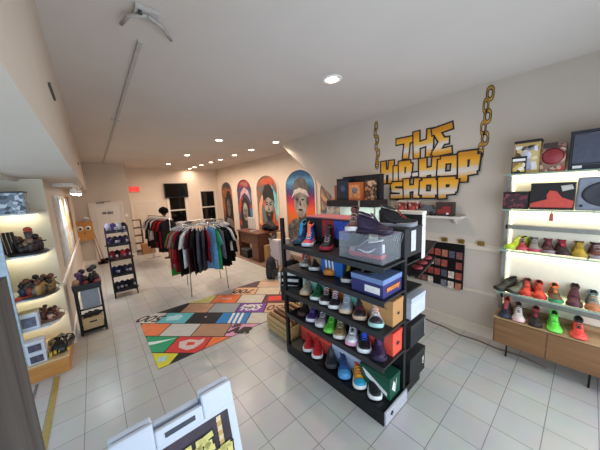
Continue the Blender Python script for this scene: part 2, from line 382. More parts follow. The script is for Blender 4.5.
def flat(name, polys, m, z0=.024):   # printed marks given in (s,d) coords
    b = MB()
    for P in polys:
        Q = [((s+d)/2, (s-d)/2) for s, d in P]
        for a, b_, c in ((-1, 0, -MX0), (1, 0, MX1), (0, -1, -MY0), (0, 1, MY1)):
            if Q: Q = clip(Q, a, b_, c)
        if len(Q) > 2: b.prism(Q, z0, z0+.004)
    b.build(name, m, rug)
def flats(name, polys, m, z0=.024):
    for P in polys: flat(name, [P], m, z0)
flats('stripe', [[(2.65, .95+j*.38), (4.22, .85+j*.38), (4.22, 1.05+j*.38), (2.65, 1.15+j*.38)] for j in range(3)], mat('#eeeeea', .6))
def arcswoosh(s0, s1, d0, d1):
    a, b_ = [], []
    for i in range(9):
        u = i/8; d = d0+(d1-d0)*u; s = s0+(s1-s0)*u; bow = .35*math.sin(math.pi*u**.6)
        a.append((s-bow*.2, d)); b_.append((s-bow-.12*(1-u), d))
    return a+b_[::-1]
flat('swoosh', [arcswoosh(.2, .72, -4.0, -2.0)], mat('#dfeee6', .6))
flats('emblem', [[(-.3, -1.2), (.3, -1.5), (.6, -.9), (.5, -.2), (.75, .1), (.3, .2), (-.35, -.1), (-.55, -.5)]], mat('#d8c3bd', .6))
flats('emblem', [[(6.35, 3.3), (7.3, 3.2), (7.45, 4.4), (7.0, 5.1), (6.5, 4.5)], [(-.1, -.8), (.25, -.9), (.3, -.4), (0, -.3)]], mat('#e2402f', .6), .029)
flats('emblem', [[(3.0, -4.3), (3.6, -4.5), (4.0, -3.6), (3.7, -3.2), (3.1, -3.3)], [(-1.7, -1.7), (-1.3, -1.9), (-1.1, -1.5), (-1.5, -1.3)]], mat('#a9d6da', .6))
dx = (1, -1, 0); dy = (1, 1, 0)
def mattext(s, sc, d_, size, m, shear=.3, bold=.02, flip=-1):
    x, y = (sc+d_)/2, (sc-d_)/2
    text_mesh('printed_letters', s, size, m, rug, frameM((x, y, .026), (flip*1, flip*-1, 0), (flip*1, flip*1, 0)), .004, bold, shear)
DK = mat('#211a1c', .6)
mattext('500', 3.35, -5.6, .95, DK); mattext('700', 8.6, .5, .95, DK); mattext('50', 5.15, 4.3, .9, mat('#7a4a3a', .6))
mattext('AIR', 1.7, 2.2, .7, DK, .4, .05, 1); mattext('SB', 2.25, 1.75, .4, DK, .4, .03, 1)
mattext('MISS', 5.35, 1.95, .6, WHT, .4, .03, 1); mattext('YOU', 4.9, 1.95, .55, WHT, .4, .03, 1)
mattext('Pure', 3.4, 4.4, .4, mat('#5a7d9a', .6), .3, 0, 1)
mattext('x', 3.6, -1.2, .3, WHT, 0, 0, 1); mattext('OOO', 6.9, -.8, .3, WHT, 0, 0, 1)

# ================================================================== SHOES
def ssec(x, wd, z0, ztop, tw, n=7):
    """cross-section at x: from left base over the top to the right base"""
    pts = []
    for i in range(n*2+1):
        a = math.pi*i/(2*n); c, s_ = math.cos(a), math.sin(a)
        e = .6
        y = math.copysign(abs(c)**e, c); zz = abs(s_)**.75
        w_ = wd*(1-zz)+tw*zz if abs(c) > 1e-6 else 0
        yy = y*(wd if zz < .05 else (wd+(tw-wd)*zz))
        pts.append((x, yy, z0+(ztop-z0)*zz))
    pts += [(x, -wd*.6, z0), (x, wd*.6, z0)]
    return pts
def shoe(label, upper, sole, accent, lace='#e8e8e8', toe=None, style='low', cat='shoe', tag_=None, stripe='swoosh', group=None, rough=.6, name='sneaker'):
    t = thing(name, label, cat, (0, 0, 0), 0, group)
    hi = {'low': 1.0, 'mid': 1.25, 'high': 1.6, 'slip': .85, 'run': 1.0}[style]
    L = .98
    # sole: outline with rocker
    out = [(-.49, .10), (-.44, .145), (-.25, .155), (-.05, .14), (.15, .178), (.3, .197), (.4, .175), (.46, .12), (.49, .04)]
    ol = out+[(x, -y) for x, y in reversed(out)]
    def spring(x): return .05*max(0, (x-.25)/.25)**2
    sh = .11 if style != 'run' else .14
    b = MB(); rings = []
    for fz, gr in ((0, .94), (.25, 1.0), (.8, 1.02), (1, .97)):
        rings.append([(x*(.97+.03*gr), y*gr, fz*sh+spring(x)+(.03 if x < -.3 and style == 'run' else 0)*fz) for x, y in ol])
    b.skin(rings); b.build('sole', mat(sole, .6), t)
    # upper
    pr = [(-.46, .09, .36*hi, .06), (-.43, .125, .42*hi, .085), (-.34, .14, .40*hi, .1), (-.2, .14, .365*hi, .1), (-.1, .145, .35*hi, .1), (0.0, .15, .335, .09), (.1, .16, .30, .085), (.2, .175, .245, .1), (.3, .178, .205, .115), (.38, .158, .18, .11), (.44, .11, .165, .07), (.475, .04, .14, .02)]
    if style == 'high' or style == 'mid': pr[5] = (0, .15, .38, .09)
    b = MB(); b.skin([ssec(x, wd, sh*.8+spring(x), max(zt, sh+.02)+spring(x), tw) for x, wd, zt, tw in pr]); b.build('upper', mat(upper, rough, 0, .15, 18), t, True)
    # ankle opening (dark lining) with padded collar
    zt = .43*hi
    el = [(-.26+.19*math.cos(a), .098*math.sin(a), zt-.01-.05*hi*math.cos(a)) for a in [2*math.pi*i/14 for i in range(14)]]
    MB().tube(el, .022, 6, True).build('collar', mat(accent, .7), t, True)
    b = MB(); b.face([(x, y, z+.004) for x, y, z in el]); b.build('lining', mat('#141314', .9), t)
    # tongue
    if style != 'slip':
        b = MB(); b.skin([[(x, -wd, z), (x-.01, 0, z+.02), (x, wd, z), (x+.025, wd*.9, z-.015), (x+.025, 0, z+.005), (x+.025, -wd*.9, z-.015)] for x, wd, z in ((.16, .055, .285), (.07, .06, .345), (-.03, .065, .38*hi+.015), (-.08, .06, .39*hi+.06))])
        b.build('tongue', mat(accent, .7), t, True)
        b = MB()
        for i in range(4):
            x = .02+.055*i; z = .385-.05*i + (.03 if hi > 1.1 and i == 0 else 0)
            b.tube([(x, -.085, z-.03), (x+.01, -.04, z+.012), (x, 0, z+.022), (x+.01, .04, z+.012), (x, .085, z-.03)], .013, 5)
        b.build('laces', mat(lace, .7), t)
    # toe cap
    if toe:
        b = MB(); b.skin([ssec(x, wd*1.03, sh*.8+spring(x), zt2*1.03+spring(x)+.004, tw*1.05) for x, wd, zt2, tw in ((.27, .18, .225, .113), (.3, .18, .208, .117), (.38, .16, .183, .112), (.44, .113, .168, .072), (.482, .04, .142, .02))]); b.build('toe_cap', mat(toe, .5), t, True)
    # side marks
    if stripe:
        for sd in (-1, 1):
            b = MB()
            def sp(x, f):   # point on the flank
                k = 0
                while k < len(pr)-2 and pr[k+1][0] < x: k += 1
                a_, b2 = pr[k], pr[k+1]; u = (x-a_[0])/(b2[0]-a_[0]); wd = a_[1]+u*(b2[1]-a_[1]); zt_ = a_[2]+u*(b2[2]-a_[2]); tw = a_[3]+u*(b2[3]-a_[3])
                z0 = sh*.8; zz = f; return (x, sd*((wd+(tw-wd)*zz)*(1-zz**2.4)**.35+.006), z0+(zt_-z0)*zz)
            if stripe == 'swoosh':
                xs = [-.32+.5*i/6 for i in range(7)]; up_ = [.62, .45, .33, .3, .36, .48, .6]; lo = [.55, .3, .15, .12, .2, .36, .52]
                for i in range(6): b.face([sp(xs[i], up_[i]), sp(xs[i+1], up_[i+1]), sp(xs[i+1], lo[i+1]), sp(xs[i], lo[i])])
            else:
                for j in range(3):
                    x = -.1+.09*j
                    b.face([sp(x, .1), sp(x+.045, .1), sp(x-.01, .7), sp(x-.055, .7)])
            b.build('side_stripe' if stripe != 'swoosh' else 'side_swoosh', mat(accent, .5), t)
    # heel tab
    MB().box(-.485, -.445, -.05, .05, .16, .36*hi, .012).build('heel_tab', mat(accent, .6), t)
    return t
def put(t, x, y, z, ang, sc=1.17):
    """toe tip at x,y on surface z, pointing along ang"""
    t.location = Vector((x-.48*sc*math.cos(ang), y-.48*sc*math.sin(ang), z))*T; t.rotation_euler = (0, 0, ang); t.scale = (sc, sc, sc)

# ================================================================== CENTRAL SHOE RACK
rk = thing('shoe_rack', 'long black metal shoe rack full of sneakers in the middle of the shop', 'shoe rack', (0, 0, 0))
X0, X1, Y0, Y1 = 2.75, 3.98, -7.95, -3.42
MB().box(2.73, 4.05, Y0, -3.35, 0, .36, .01).build('plinth', BLKM, rk)
MB().box(2.73, 2.78, Y0, -3.35, .36, .45).box(2.78, 4.05, -7.95, -3.35, .36, .42).build('base_deck', BLKM, rk)
ep = MB().box(2.76, 4.05, -8.0, -7.95, .02, .46, .004).build('end_panel', mat('#b4b4ba', .5), rk); ep['label'] = 'pale grey end panel'
MB().lathe([(.001, -8.012), (.07, -8.012), (.07, -8.0), (.001, -8.0)], (3.1, 0, .26), 14, 'y').build('finger_hole', BLK, ep)
for z in (1.88, 2.87, 3.87, 4.82):
    o = MB().box(X0, X1, Y0, Y1, z-.06, z, .006).build('shelf', mat('#1b1b1d', .5), rk)
    MB().box(X0-.03, X0, Y0, Y1, z-.16, z+.015).build('shelf_lip', mat('#232427', .4), o)
    MB().box(4.1, 5.3, Y0+.1, Y1, z-.3, z-.25, .006).build('back_shelf', mat('#1b1b1d', .5), rk)
MB().box(4.06, 5.3, Y0+.1, Y1, 0, .3).build('back_plinth', BLKM, rk)
for (x, y, h) in ((2.82, -3.34, 5.9), (3.98, -3.34, 4.9), (3.98, -7.86, 4.9), (3.98, -5.6, 4.8)):
    MB().box(x-.07, x+.07, y-.07, y+.07, 0, h, .01).build('post', BLKM, rk)
MB().box(4.02, 4.07, Y0+.1, Y1, .4, 4.75).build('back_panel', mat('#141416', .7), rk)
def carton(name, label, cat, x0, x1, y0, y1, z0, z1, col, lidc=None, extra=None, rz=0, lidh=.16, group=None):
    cx, cy = (x0+x1)/2, (y0+y1)/2; t = thing(name, label, cat, (cx, cy, z0), rz, group); a, b_ = (x1-x0)/2, (y1-y0)/2; h = z1-z0
    MB().box(-a+.01, a-.01, -b_+.01, b_-.01, 0, h-.01, .006).build('box_body', mat(col, .65, 0, .06) if isinstance(col, str) else col, t)
    MB().box(-a, a, -b_, b_, h-lidh, h, .006).build('lid', mat(lidc or col, .65, 0, .05) if isinstance(lidc or col, str) else (lidc or col), t)
    if extra: extra(t, a, b_, h)
    return t
def mark(t, name, m, P, face, a, b_, eps=.008, th=.004):
    """printed polygon on a box face. face: 'L' = -x side, 'N' = -y side"""
    b = MB()
    if face == 'L': b.prism(P, -a-eps, -a-eps+th, 'x')
    else: b.prism(P, -b_-eps, -b_-eps+th, 'y')
    return b.build(name, m, t)
RNG = random.Random(3)
def rowshoes(z, specs, base_ang):
    for (x, y, args, kw) in specs:
        s = shoe(*args, **kw); put(s, x, y, z, base_ang+R(RNG.uniform(-5, 5)))
A45 = R(180+42); A30 = R(180+30)
g = 'shoes on the central black rack'
rowshoes(.42, [
 (2.93, -4.42, ('red slip-on style sneaker with white toe edge, leftmost on the rack\'s bottom deck', '#c3202a', '#e6e2de', '#b01c26', '#c3202a'), dict(stripe=None)),
 (2.93, -4.98, ('red low sneaker with white sole, second from the left on the rack\'s bottom deck', '#c8242c', '#e8e4e0', '#a81b24', '#c8242c'), dict(stripe=None)),
 (2.93, -5.72, ('charcoal grey running shoe on the rack\'s bottom deck', '#2a2c30', '#3a3c40', '#4a4d52', '#55585c'), dict(style='run')),
 (2.9, -6.38, ('blue sneaker with light blue toe on the rack\'s bottom deck', '#2d62a8', '#5a9ad0', '#1b2f55', '#173052'), dict(toe='#4f9fd4')),
 (2.93, -7.0, ('orange and yellow sneaker with a turquoise toe cap on the bottom deck', '#e8a02c', '#f0f0ec', '#c8432b', '#e6c23a'), dict(toe='#35a5c9')),
 (2.93, -7.55, ('black slip-on shoe with white sole, at the right end of the bottom deck', '#161618', '#ecebe8', '#222226', '#161618'), dict(style='slip', stripe=None)),
], A45)
rowshoes(1.88, [
 (2.9, -4.15, ('dark brown high-top sneaker at the left end of the rack shelf above the red shoes', '#2a1b1b', '#4a2a2a', '#1a1214', '#33201f'), dict(style='high')),
 (2.88, -4.74, ('purple high sneaker with white toe edge on the second shelf', '#47307a', '#e4e0e8', '#2b1c4e', '#8a7ab0'), dict(style='mid')),
 (2.86, -5.25, ('mauve grey sneaker with white laces on the second shelf', '#8f7f8e', '#e6e2e0', '#5a4a5c', '#f0f0f0'), dict(toe='#c7b6bb')),
 (2.83, -5.73, ('neon green low sneaker on the second shelf of the central rack', '#57c23a', '#7fd65a', '#2f8f2a', '#9be87a'), dict()),
 (2.83, -6.22, ('tan and olive sneaker with white sole on the second shelf', '#8c7355', '#e2ddd2', '#4e5a3a', '#c9b88c'), dict(toe='#a98a63')),
 (2.83, -6.72, ('white sneaker with black splashes and pink sole on the second shelf', '#e4e4e8', '#e5a9bd', '#1c1c20', '#f4f4f4'), dict(style='mid', toe='#f2f2f4')),
 (2.83, -7.22, ('black sneaker with bright blue laces and white sole on the second shelf', '#18191d', '#e8e8ea', '#2547b0', '#2c59d8'), dict(style='mid')),
 (2.83, -7.72, ('tall dark purple sneaker at the right end of the second shelf', '#33203f', '#2a1a38', '#4a2c5c', '#3a2548'), dict(style='high')),
], A30)
rowshoes(2.87, [
 (2.88, -4.42, ('grey and beige high-top with tan sole, left end of the middle shelf', '#a59c8e', '#cfae86', '#6f6a66', '#c9a26a'), dict(style='mid', toe='#b8aea0')),
 (2.86, -5.02, ('dark green sneaker with white sole on the middle shelf', '#1f6b42', '#e0e4de', '#123d28', '#1f6b42'), dict()),
 (2.86, -5.53, ('black and rust sneaker with white toe edge on the middle shelf', '#231d1d', '#eeeae6', '#9a4a35', '#d8d0cc'), dict(toe='#34302f')),
 (2.86, -5.98, ('black sneaker with pink panels and white laces on the middle shelf', '#29222a', '#eeeae8', '#b06a70', '#f0f0f0'), dict(stripe='bars')),
 (2.88, -6.45, ('pale grey high sneaker with cream sole on the middle shelf', '#b4bac2', '#dcc0a0', '#8e98a4', '#dfe3e8'), dict(style='high')),
 (2.88, -7.02, ('maroon and black high sneaker with tan sole on the middle shelf', '#7a2f3c', '#c9a98e', '#1c1a1e', '#1c1a1e'), dict(style='mid', toe='#2a2426')),
 (2.88, -7.6, ('white and salmon high sneaker with mint sole on the middle shelf', '#d9d3d2', '#a8cfc6', '#d99a7c', '#efefef'), dict(style='high', toe='#35333a')),
], A30)
rowshoes(3.87, [
 (3.2, -4.07, ('grey suede sneaker at the left end of the shelf below the top shelf', '#8c8882', '#cdc8c0', '#55524e', '#c8c4bc'), dict(style='mid')),
 (3.16, -4.72, ('black sneaker with white sole beside the grey suede one', '#19191b', '#dcdad6', '#303034', '#19191b'), dict()),
 (3.16, -5.5, ('dark purple shoe with an orange sole in front of the blue striped box', '#3a3040', '#e08a2e', '#d87a2a', '#463a50'), dict(style='run', toe='#e39a3c')),
 (3.05, -6.4, ('black high sneaker with gold trim left of the purple shoebox', '#17161a', '#d8d4cc', '#c9a040', '#17161a'), dict(style='high', stripe='bars')),
], A30)
rowshoes(4.82, [
 (3.0, -3.95, ('dark teal and blue high-top at the left end of the rack\'s top shelf', '#1d3d6e', '#1a4450', '#2f8fc0', '#203a60'), dict(style='high')),
 (3.0, -4.55, ('blue and white high-top with orange collar on the top shelf', '#2a4fb0', '#e8e8f0', '#e2705a', '#f0f0f0'), dict(style='high', toe='#d9485a')),
 (3.0, -5.5, ('black high-top with red sole in front of the black and red box', '#1a1418', '#b02838', '#2a1d24', '#c8c0c0'), dict(style='high', toe='#241a20')),
], A30)
# boxes on the rack
def swl(t, a, b_, h): mark(t, 'white_label', WHT, [(-.6, .12), (-.2, .12), (-.2, .42), (-.6, .42)], 'L', a, b_)
def puma(t, a, b_, h):
    mark(t, 'leaping_stripe', WHT, [(-b_+.1, .1), (b_-.25, .38), (b_-.1, .62), (b_-.3, .55), (-b_+.1, .22)], 'L', a, b_); mark(t, 'leaping_stripe', WHT, [(-a+.1, .35), (-a+.3, .15), (a-.3, .5), (a-.25, .62), (-a+.35, .36), (-a+.2, .6)], 'N', a, b_)
carton('shoebox', 'green shoebox with a white curved stripe on the bottom deck of the rack', 'shoebox', 3.25, 3.88, -7.85, -6.75, .43, 1.15, '#12513a', '#0f4632', puma)
carton('shoebox', 'coral red shoebox at the right end of the second shelf', 'shoebox', 3.35, 3.92, -7.88, -6.9, 1.88, 2.62, '#e0523c', '#d94a38', lambda t, a, b_, h: mark(t, 'finger_hole', BLK, [(-.1, .35), (0, .28), (.1, .35), (0, .42)], 'N', a, b_))
def kraft(t, a, b_, h):
    mark(t, 'printed_lines', mat('#8a6238', .7), [(-.4, .5), (.3, .5), (.3, .54), (-.4, .54)], 'L', a, b_); mark(t, 'finger_hole', BLK, [(-.08, .35), (0, .3), (.08, .35), (0, .4)], 'N', a, b_)
carton('shoebox', 'brown kraft cardboard shoebox at the right end of the middle shelf', 'shoebox', 3.3, 3.93, -7.9, -6.7, 2.87, 3.66, '#b8854f', '#b8854f', kraft)
def bluebox(t, a, b_, h):
    mark(t, 'size_label', WHT, [(-.45, .1), (.05, .1), (.05, .3), (-.45, .3)], 'L', a, b_)
    text_mesh('orange_letters', 'saucony', .22, mat('#e0813c', .5), t, frameM((.0, -b_-.01, .24), (1, 0, 0), (0, 0, 1)), .004, .01)
carton('shoebox', 'navy purple shoebox with light blue lid and orange lettering under the clear case', 'shoebox', 2.85, 3.9, -7.85, -6.75, 3.87, 4.42, '#2c2a66', '#6f86b4', bluebox, lidh=.15)
t = thing('slide_sandal', 'black sandals lying on the navy purple shoebox', 'sandals', (3.35, -7.2, 4.42), 0)
for sx in (-.22, .22):
    MB().lathe([(.001, 0), (.17, 0), (.18, .03), (.17, .06), (.001, .06)], (sx*.9, 0, 0), 14).box(sx*.9-.16, sx*.9+.16, -.05, .4, 0, .06, .02).build('footbed', BLK, t)
    MB().tube([(sx*.9-.17, .12, .04), (sx*.9-.1, .12, .18), (sx*.9+.1, .12, .18), (sx*.9+.17, .12, .04)], .05, 8).build('strap', mat('#26262a', .5), t)
def adi(t, a, b_, h):
    for j in range(3): mark(t, 'white_stripe', WHT, [(-.15+j*.16, .05), (-.07+j*.16, .05), (.0+j*.16, h-.1), (-.08+j*.16, h-.1)], 'L', a, b_)
carton('shoebox', 'bright blue shoebox with three white stripes on the shelf below the top shelf', 'shoebox', 3.35, 3.93, -6.0, -4.95, 3.87, 4.7, '#1f66b8', '#1a58a4', adi)
carton('shoebox', 'tan shoebox behind the black sneaker, left of the blue striped box', 'shoebox', 3.5, 3.93, -4.9, -4.2, 3.87, 4.6, '#a8835c', '#a8835c')
carton('shoebox', 'small red and white carton at the left end behind the grey suede sneaker', 'shoebox', 3.6, 3.93, -4.1, -3.55, 3.87, 4.65, '#c43a32', '#d8d4cc')
TEAL = paint_mat('teal_print', ['#e6e6de', '#4fb9a8', '#d8e6da', '#2f9c8c'], 8, 1)
carton('shoebox', 'white shoebox with teal pattern behind the green sneaker on the middle shelf', 'shoebox', 3.45, 3.93, -5.0, -3.7, 2.87, 3.65, TEAL, TEAL)
carton('shoebox', 'rust orange shoebox behind the white-toed sneakers on the middle shelf', 'shoebox', 3.45, 3.93, -6.1, -5.05, 2.87, 3.6, '#c46a35', '#b55c2c')
TEAL2 = paint_mat('teal_print_b', ['#3aa79c', '#9fd6c6', '#2a7f80'], 8, 1)
carton('shoebox', 'teal shoebox behind the pale grey high sneaker on the middle shelf', 'shoebox', 3.45, 3.93, -6.65, -6.15, 2.87, 3.55, TEAL2, '#2a7f80')
carton('shoebox', 'wooden coloured shoebox at the left end of the second shelf', 'shoebox', 3.4, 3.93, -4.5, -3.5, 1.88, 2.5, '#a07a4e', '#a07a4e')
carton('shoebox', 'red shoebox lid edge behind the two red shoes on the bottom deck', 'shoebox', 3.4, 3.93, -5.3, -3.5, .43, 1.05, '#b8392c', '#cf4634')
carton('shoebox', 'pale blue-grey shoebox behind the charcoal and blue shoes on the bottom deck', 'shoebox', 3.4, 3.93, -6.7, -5.35, .43, 1.1, '#9aa4bd', '#b4bccf')
BLUEBR = paint_mat('holo', ['#1f2a6a', '#3a55c0', '#16163a'], 6, 1)
t = carton('boot_box', 'glossy black display box with red and blue panels on the top shelf behind the high-tops', 'box', 3.8, 4.8, -6.1, -3.7, 4.83, 5.9, '#15131a', '#b86a70', lambda t, a, b_, h: (mark(t, 'red_panel', mat('#a8232e', .3), [(-.35, .3), (.25, .3), (.25, h-.1), (-.35, h-.1)], 'L', a, b_), mark(t, 'blue_panel', BLUEBR, [(-1.05, .3), (-.36, .3), (-.36, h-.1), (-1.05, h-.1)], 'L', a, b_), mark(t, 'silver_dot', CHROME, [(.72, .75), (.8, .68), (.88, .75), (.8, .82)], 'L', a, b_)), lidh=.05)
# clear case with a sneaker in it
t = thing('clear_display_case', 'clear acrylic case holding a sneaker at the front of the rack\'s top shelf', 'display case', (3.3, -7.1, 4.83), 0)
a, b_, h = .5, .75, .82
G = clear('#cfd6dc', .13)
MB().box(-a, a, -b_, b_, 0, .04).build('base', BLK, t)
MB().box(-a, -a+.02, -b_, b_, .04, h).build('front_pane', G, t); MB().box(-a, a, -b_, -b_+.02, .04, h).build('side_pane', G, t); MB().box(-a, a, b_-.02, b_, .04, h).build('side_pane', clear('#c8ccd2', .12), t)
MB().box(-a, a, -b_, b_, h-.03, h).build('top_pane', clear('#b8a8c0', .3), t)
s = shoe('purple grey and white sneaker with red sole standing inside the clear case', '#6a5a6e', '#c84a50', '#e6e2e6', '#8a7a90', toe='#a79aac'); put(s, 3.3, -6.42, 4.87, R(92), 1.2)
s = shoe('purple suede high sneaker on top of the clear case', '#2e1c38', '#2a1a34', '#3f284a', '#38244a', style='mid'); put(s, 3.3, -7.85, 5.65, R(283), 1.05)
s = shoe('olive and burgundy high-top with white sole on the left of the clear case', '#4f4a35', '#e6e2de', '#5a2c34', '#c0b8a8', style='mid', toe='#5c3038'); put(s, 2.88, -6.78, 5.65, R(210), 1.2)
def bb(t, a, b_, h):
    mark(t, 'white_side_label', mat('#c9ccd8', .4), [(-.2, .15), (.1, .15), (.1, h-.1), (-.2, h-.1)], 'N', a, b_)
    b = MB()
    for i in range(5): b.tube([(-a-.012, -.1-.06*i, .5+.05*(i % 2)), (-a-.012, -.16-.06*i, .75), (-a-.012, -.1-.06*i, .8)], .01, 5)
    b.build('script_lettering', mat('#8a8a92', .4), t)
carton('shoe_crate', 'large black drop-front shoe box at the right end of the rack\'s top shelf', 'box', 3.85, 5.0, -7.95, -7.05, 4.83, 5.72, '#17171b', '#0f0f12', bb, lidh=.06)
s = shoe('black basketball shoe with grey sole and red accent on top of the large black box', '#131316', '#8a8a90', '#2a2a2e', '#c8402c', style='mid'); put(s, 4.45, -8.02, 5.72, R(290), 1.15)
carton('framed_carton', 'white-edged carton standing behind the large black box on the rack', 'box', 5.05, 5.4, -7.9, -6.6, 4.57, 6.12, '#1a1a1c', '#dad5c6', lambda t, a, b_, h: mark(t, 'white_band', mat('#ddd8ca', .5), [(-.16, 0), (.1, 0), (.1, h), (-.16, h)], 'N', a, b_), lidh=.1)
# boxes on the back side of the rack
carton('shoebox', 'white shoebox sticking out on the back side of the rack', 'shoebox', 4.45, 5.5, -7.9, -6.9, 2.63, 3.35, '#c7cbd2', '#b8bcc4')
def wire(t, a, b_, h):
    mark(t, 'silver_trim', mat('#a8a8ac', .4, .5), [(a-.12, .1), (a-.05, .1), (a-.05, h-.05), (a-.12, h-.05)], 'N', a, b_)
carton('shoe_case', 'black case with silver trim, upper of two on the back side of the rack', 'case', 4.45, 5.55, -7.9, -7.1, 1.63, 2.4, '#1f1f20', '#2e2d2c', wire)
carton('shoe_case', 'black case with printed lettering, lower of two on the back side of the rack', 'case', 4.45, 5.6, -7.9, -7.1, .3, 1.2, '#19191a', '#232323', lambda t, a, b_, h: text_mesh('letters', 'AIR', .2, WHT, t, frameM((a-.2, -b_-.01, .45), (0, 0, 1), (-1, 0, 0)), .003))
carton('shoebox', 'pale shoebox standing on the floor at the foot of the rack\'s back side', 'shoebox', 5.35, 5.9, -7.6, -6.8, 0, .55, '#cfccc6', '#c2bfb8')
t = thing('shoe_tray', 'tilted black tray with red rolls on the back side of the rack', 'tray', (5.35, -7.45, 3.95), 0)
MB().prism([(-.45, 0), (.95, .35), (.95, .41), (-.45, .06)], -.45, .45, 'y').build('tray', mat('#1d1a1a', .6), t)
MB().prism([(-.2, .52), (.95, .95), (.95, 1.0), (-.2, .57)], -.45, .45, 'y').build('upper_tray', mat('#1d1a1a', .6), t)
for x, z in ((0, .2), (.35, .3), (.7, .4)): MB().ball((x, -.2, z), .14, (1.1, 1.4, .6)).build('red_trim', mat('#8a2f33', .6), t)
# crate with boards at the left end of the rack
t = thing('wooden_crate', 'light wooden crate holding brown boards on the mat beyond the rack\'s left end', 'crate', (4.05, -2.1, 0), 0)
Wd = wood('#c9a873', '#b08d58', 'y'); 
for z0 in (.08, .34, .6): MB().box(-.95, -.9, -.95, .95, z0, z0+.22, .006).build('front_slat', Wd, t); MB().box(.9, .95, -.95, .95, z0, z0+.22, .006).build('back_slat', Wd, t)
for sy in (-1, 1): MB().box(-.9, .9, sy*.95-.03, sy*.95+.03, .08, .82, .006).build('end_board', Wd, t)
MB().box(-.9, .9, -.92, .92, .04, .1).build('bottom', Wd, t)
for i in range(7):
    o = MB().box(3.25+i*.22, 3.34+i*.22, -2.95, -1.25, .1, .95+.05*(i % 3), .005).build('record_sleeve', mat(['#b98d5e', '#8c5f3c', '#c7a06c', '#6e4a33', '#a67a4c', '#94693f', '#caa878'][i], .6))
    tag(o, ['pale brown', 'dark tan', 'light tan', 'dark brown', 'mid brown', 'chestnut', 'cream brown'][i]+' flat board standing in the wooden crate, number %s from its front' % ['one', 'two', 'three', 'four', 'five', 'six', 'seven'][i], 'board', 'boards in the wooden crate')
# bags hanging left of the rack
def backpack(name, label, loc, col, s=1, band=False, rz=0):
    t = thing(name, label, 'bag', loc, rz)
    b = MB(); b.skin([[(r*math.cos(a)*.45*s, r*math.sin(a)*.3*s, z*s) for a in [2*math.pi*i/14 for i in range(14)]] for r, z in ((.6, 0), (1, .12), (1.08, .5), (1.0, 1.0), (.85, 1.3), (.5, 1.5), (.1, 1.56))]); b.build('body', mat(col, .8, 0, .2, 12, .4), t, True)
    b = MB(); b.box(-.36*s, .36*s, -.42*s, -.26*s, .15*s, .7*s, .05*s); b.build('pocket', mat(col, .7, 0, .1), t)
    for sx in (-.2, .2): MB().tube([(sx*s, .1, 1.45*s), (sx*1.6*s, -.35*s, 1.2*s), (sx*1.7*s, -.4*s, .6*s), (sx*1.2*s, -.3*s, .1)], .035, 6).build('strap', BLK, t)
    MB().tube([(-.1*s, 0, 1.5*s), (0, 0, 1.72*s), (.1*s, 0, 1.5*s)], .025, 6).build('handle', BLK, t)
    if band:
        for z in (.62, .85, 1.08): MB().box(-.44*s, .3*s, -.345*s, -.32*s, z*s, (z+.1)*s).build('white_band', WHT, t)
    return t
backpack('backpack', 'grey and black backpack standing on the tiles beyond the left end of the rack', (7.4, 4.9, 0), '#3a3a3e', 1.15, rz=R(20))
t = backpack('duffel_bag', 'black bag with white bands hanging at the left end of the rack', (3.6, -2.86, 1.95), '#151517', 1.25, True, R(-55))

# ================================================================== RIGHT DISPLAY WALL
ds = thing('wall_display_unit', 'backlit wall shelving unit with glass shelves at the right', 'display unit', (RW, -9.25, 0))
yR = -4.4
MB().box(-.10, -.02, yR, 0, 1.7, 7.6).build('back_panel', mat('#efe6cf', .6, 0, .02), ds)
MB().box(-.34, -.02, -.08, .06, 1.7, 7.15, .01).build('frame_post', mat('#8f8c84', .4, .4), ds)
for z0, z1 in ((5.08, 5.24), (2.2, 2.38)): MB().box(-.34, -.02, yR, 0, z0, z1).build('frame_rail', mat('#8a877f', .4, .4), ds)
LED = mat('#fff2d2', .5, 0, 0, emit=2.2)
MB().box(-.14, -.10, -.16, -.1, 1.75, 7.1).build('led_strip', LED, ds)
def ledlight(n, loc, rot, sx, sy, p, par): area(n, loc, rot, sx, sy, p, (1, .9, .68), par)
for z in (7.16, 5.86, 4.3, 2.62):
    gl = MB().box(-1.0, -.05, yR, 0.05, z, z+.05).build('glass_shelf', clear('#bfe0cf', .45), ds)
    MB().box(-1.0, -.985, yR, .05, z, z+.05).build('glass_edge', mat('#a9c0b2', .3), gl)
    MB().box(-.2, -.12, yR, -.05, z-.07, z-.01).build('led_strip', LED, ds)
    ledlight('shelf_led', (-.26, yR/2, z-.09), (0, R(-25), 0), .1, 4.3, 1.6, ds)
    for y in (-.1, -2.2, -4.3): MB().box(-.6, -.1, y-.02, y+.02, z-.05, z).build('bracket', CHROME, ds)
cb = thing('low_cabinet', 'long floating oak cabinet under the backlit shelves on the right wall', 'cabinet', (RW, -9.25, 0))
OAK = wood('#87603c', '#724f30', 'y', .45, .6)
MB().box(-1.22, 0, -4.42, 0, .62, 1.65, .015).build('body', OAK, cb)
MB().box(-1.25, 0, -4.42, .02, 1.65, 1.70, .01).build('top', wood('#b09068', '#9c7e58', 'y', .45, .6), cb)
for y0 in (-1.49, -2.95, -4.41): MB().box(-1.245, -1.22, y0+.02, y0+1.44, .65, 1.62, .008).build('door', OAK, cb)
MB().box(-.3, 0, -4.42, 0, 1.70, 1.86, .01).build('back_ledge', wood('#b09068', '#9c7e58', 'y', .45, .6), cb)
for y in (-2.55, -.4): MB().tube([(-.9, y, .62), (-.95, y, 0)], .03, 6).build('leg', BLKM, cb)
gs = 'shoes on the backlit wall shelves'
def wallrow(z, x, lst, ang=R(186), first=0):
    for k, (y, args, kw) in enumerate(lst):
        s = shoe(*args, **kw); put(s, x, y, z, R(150) if k < first else ang+R(RNG.uniform(-4, 4)), 1.0)
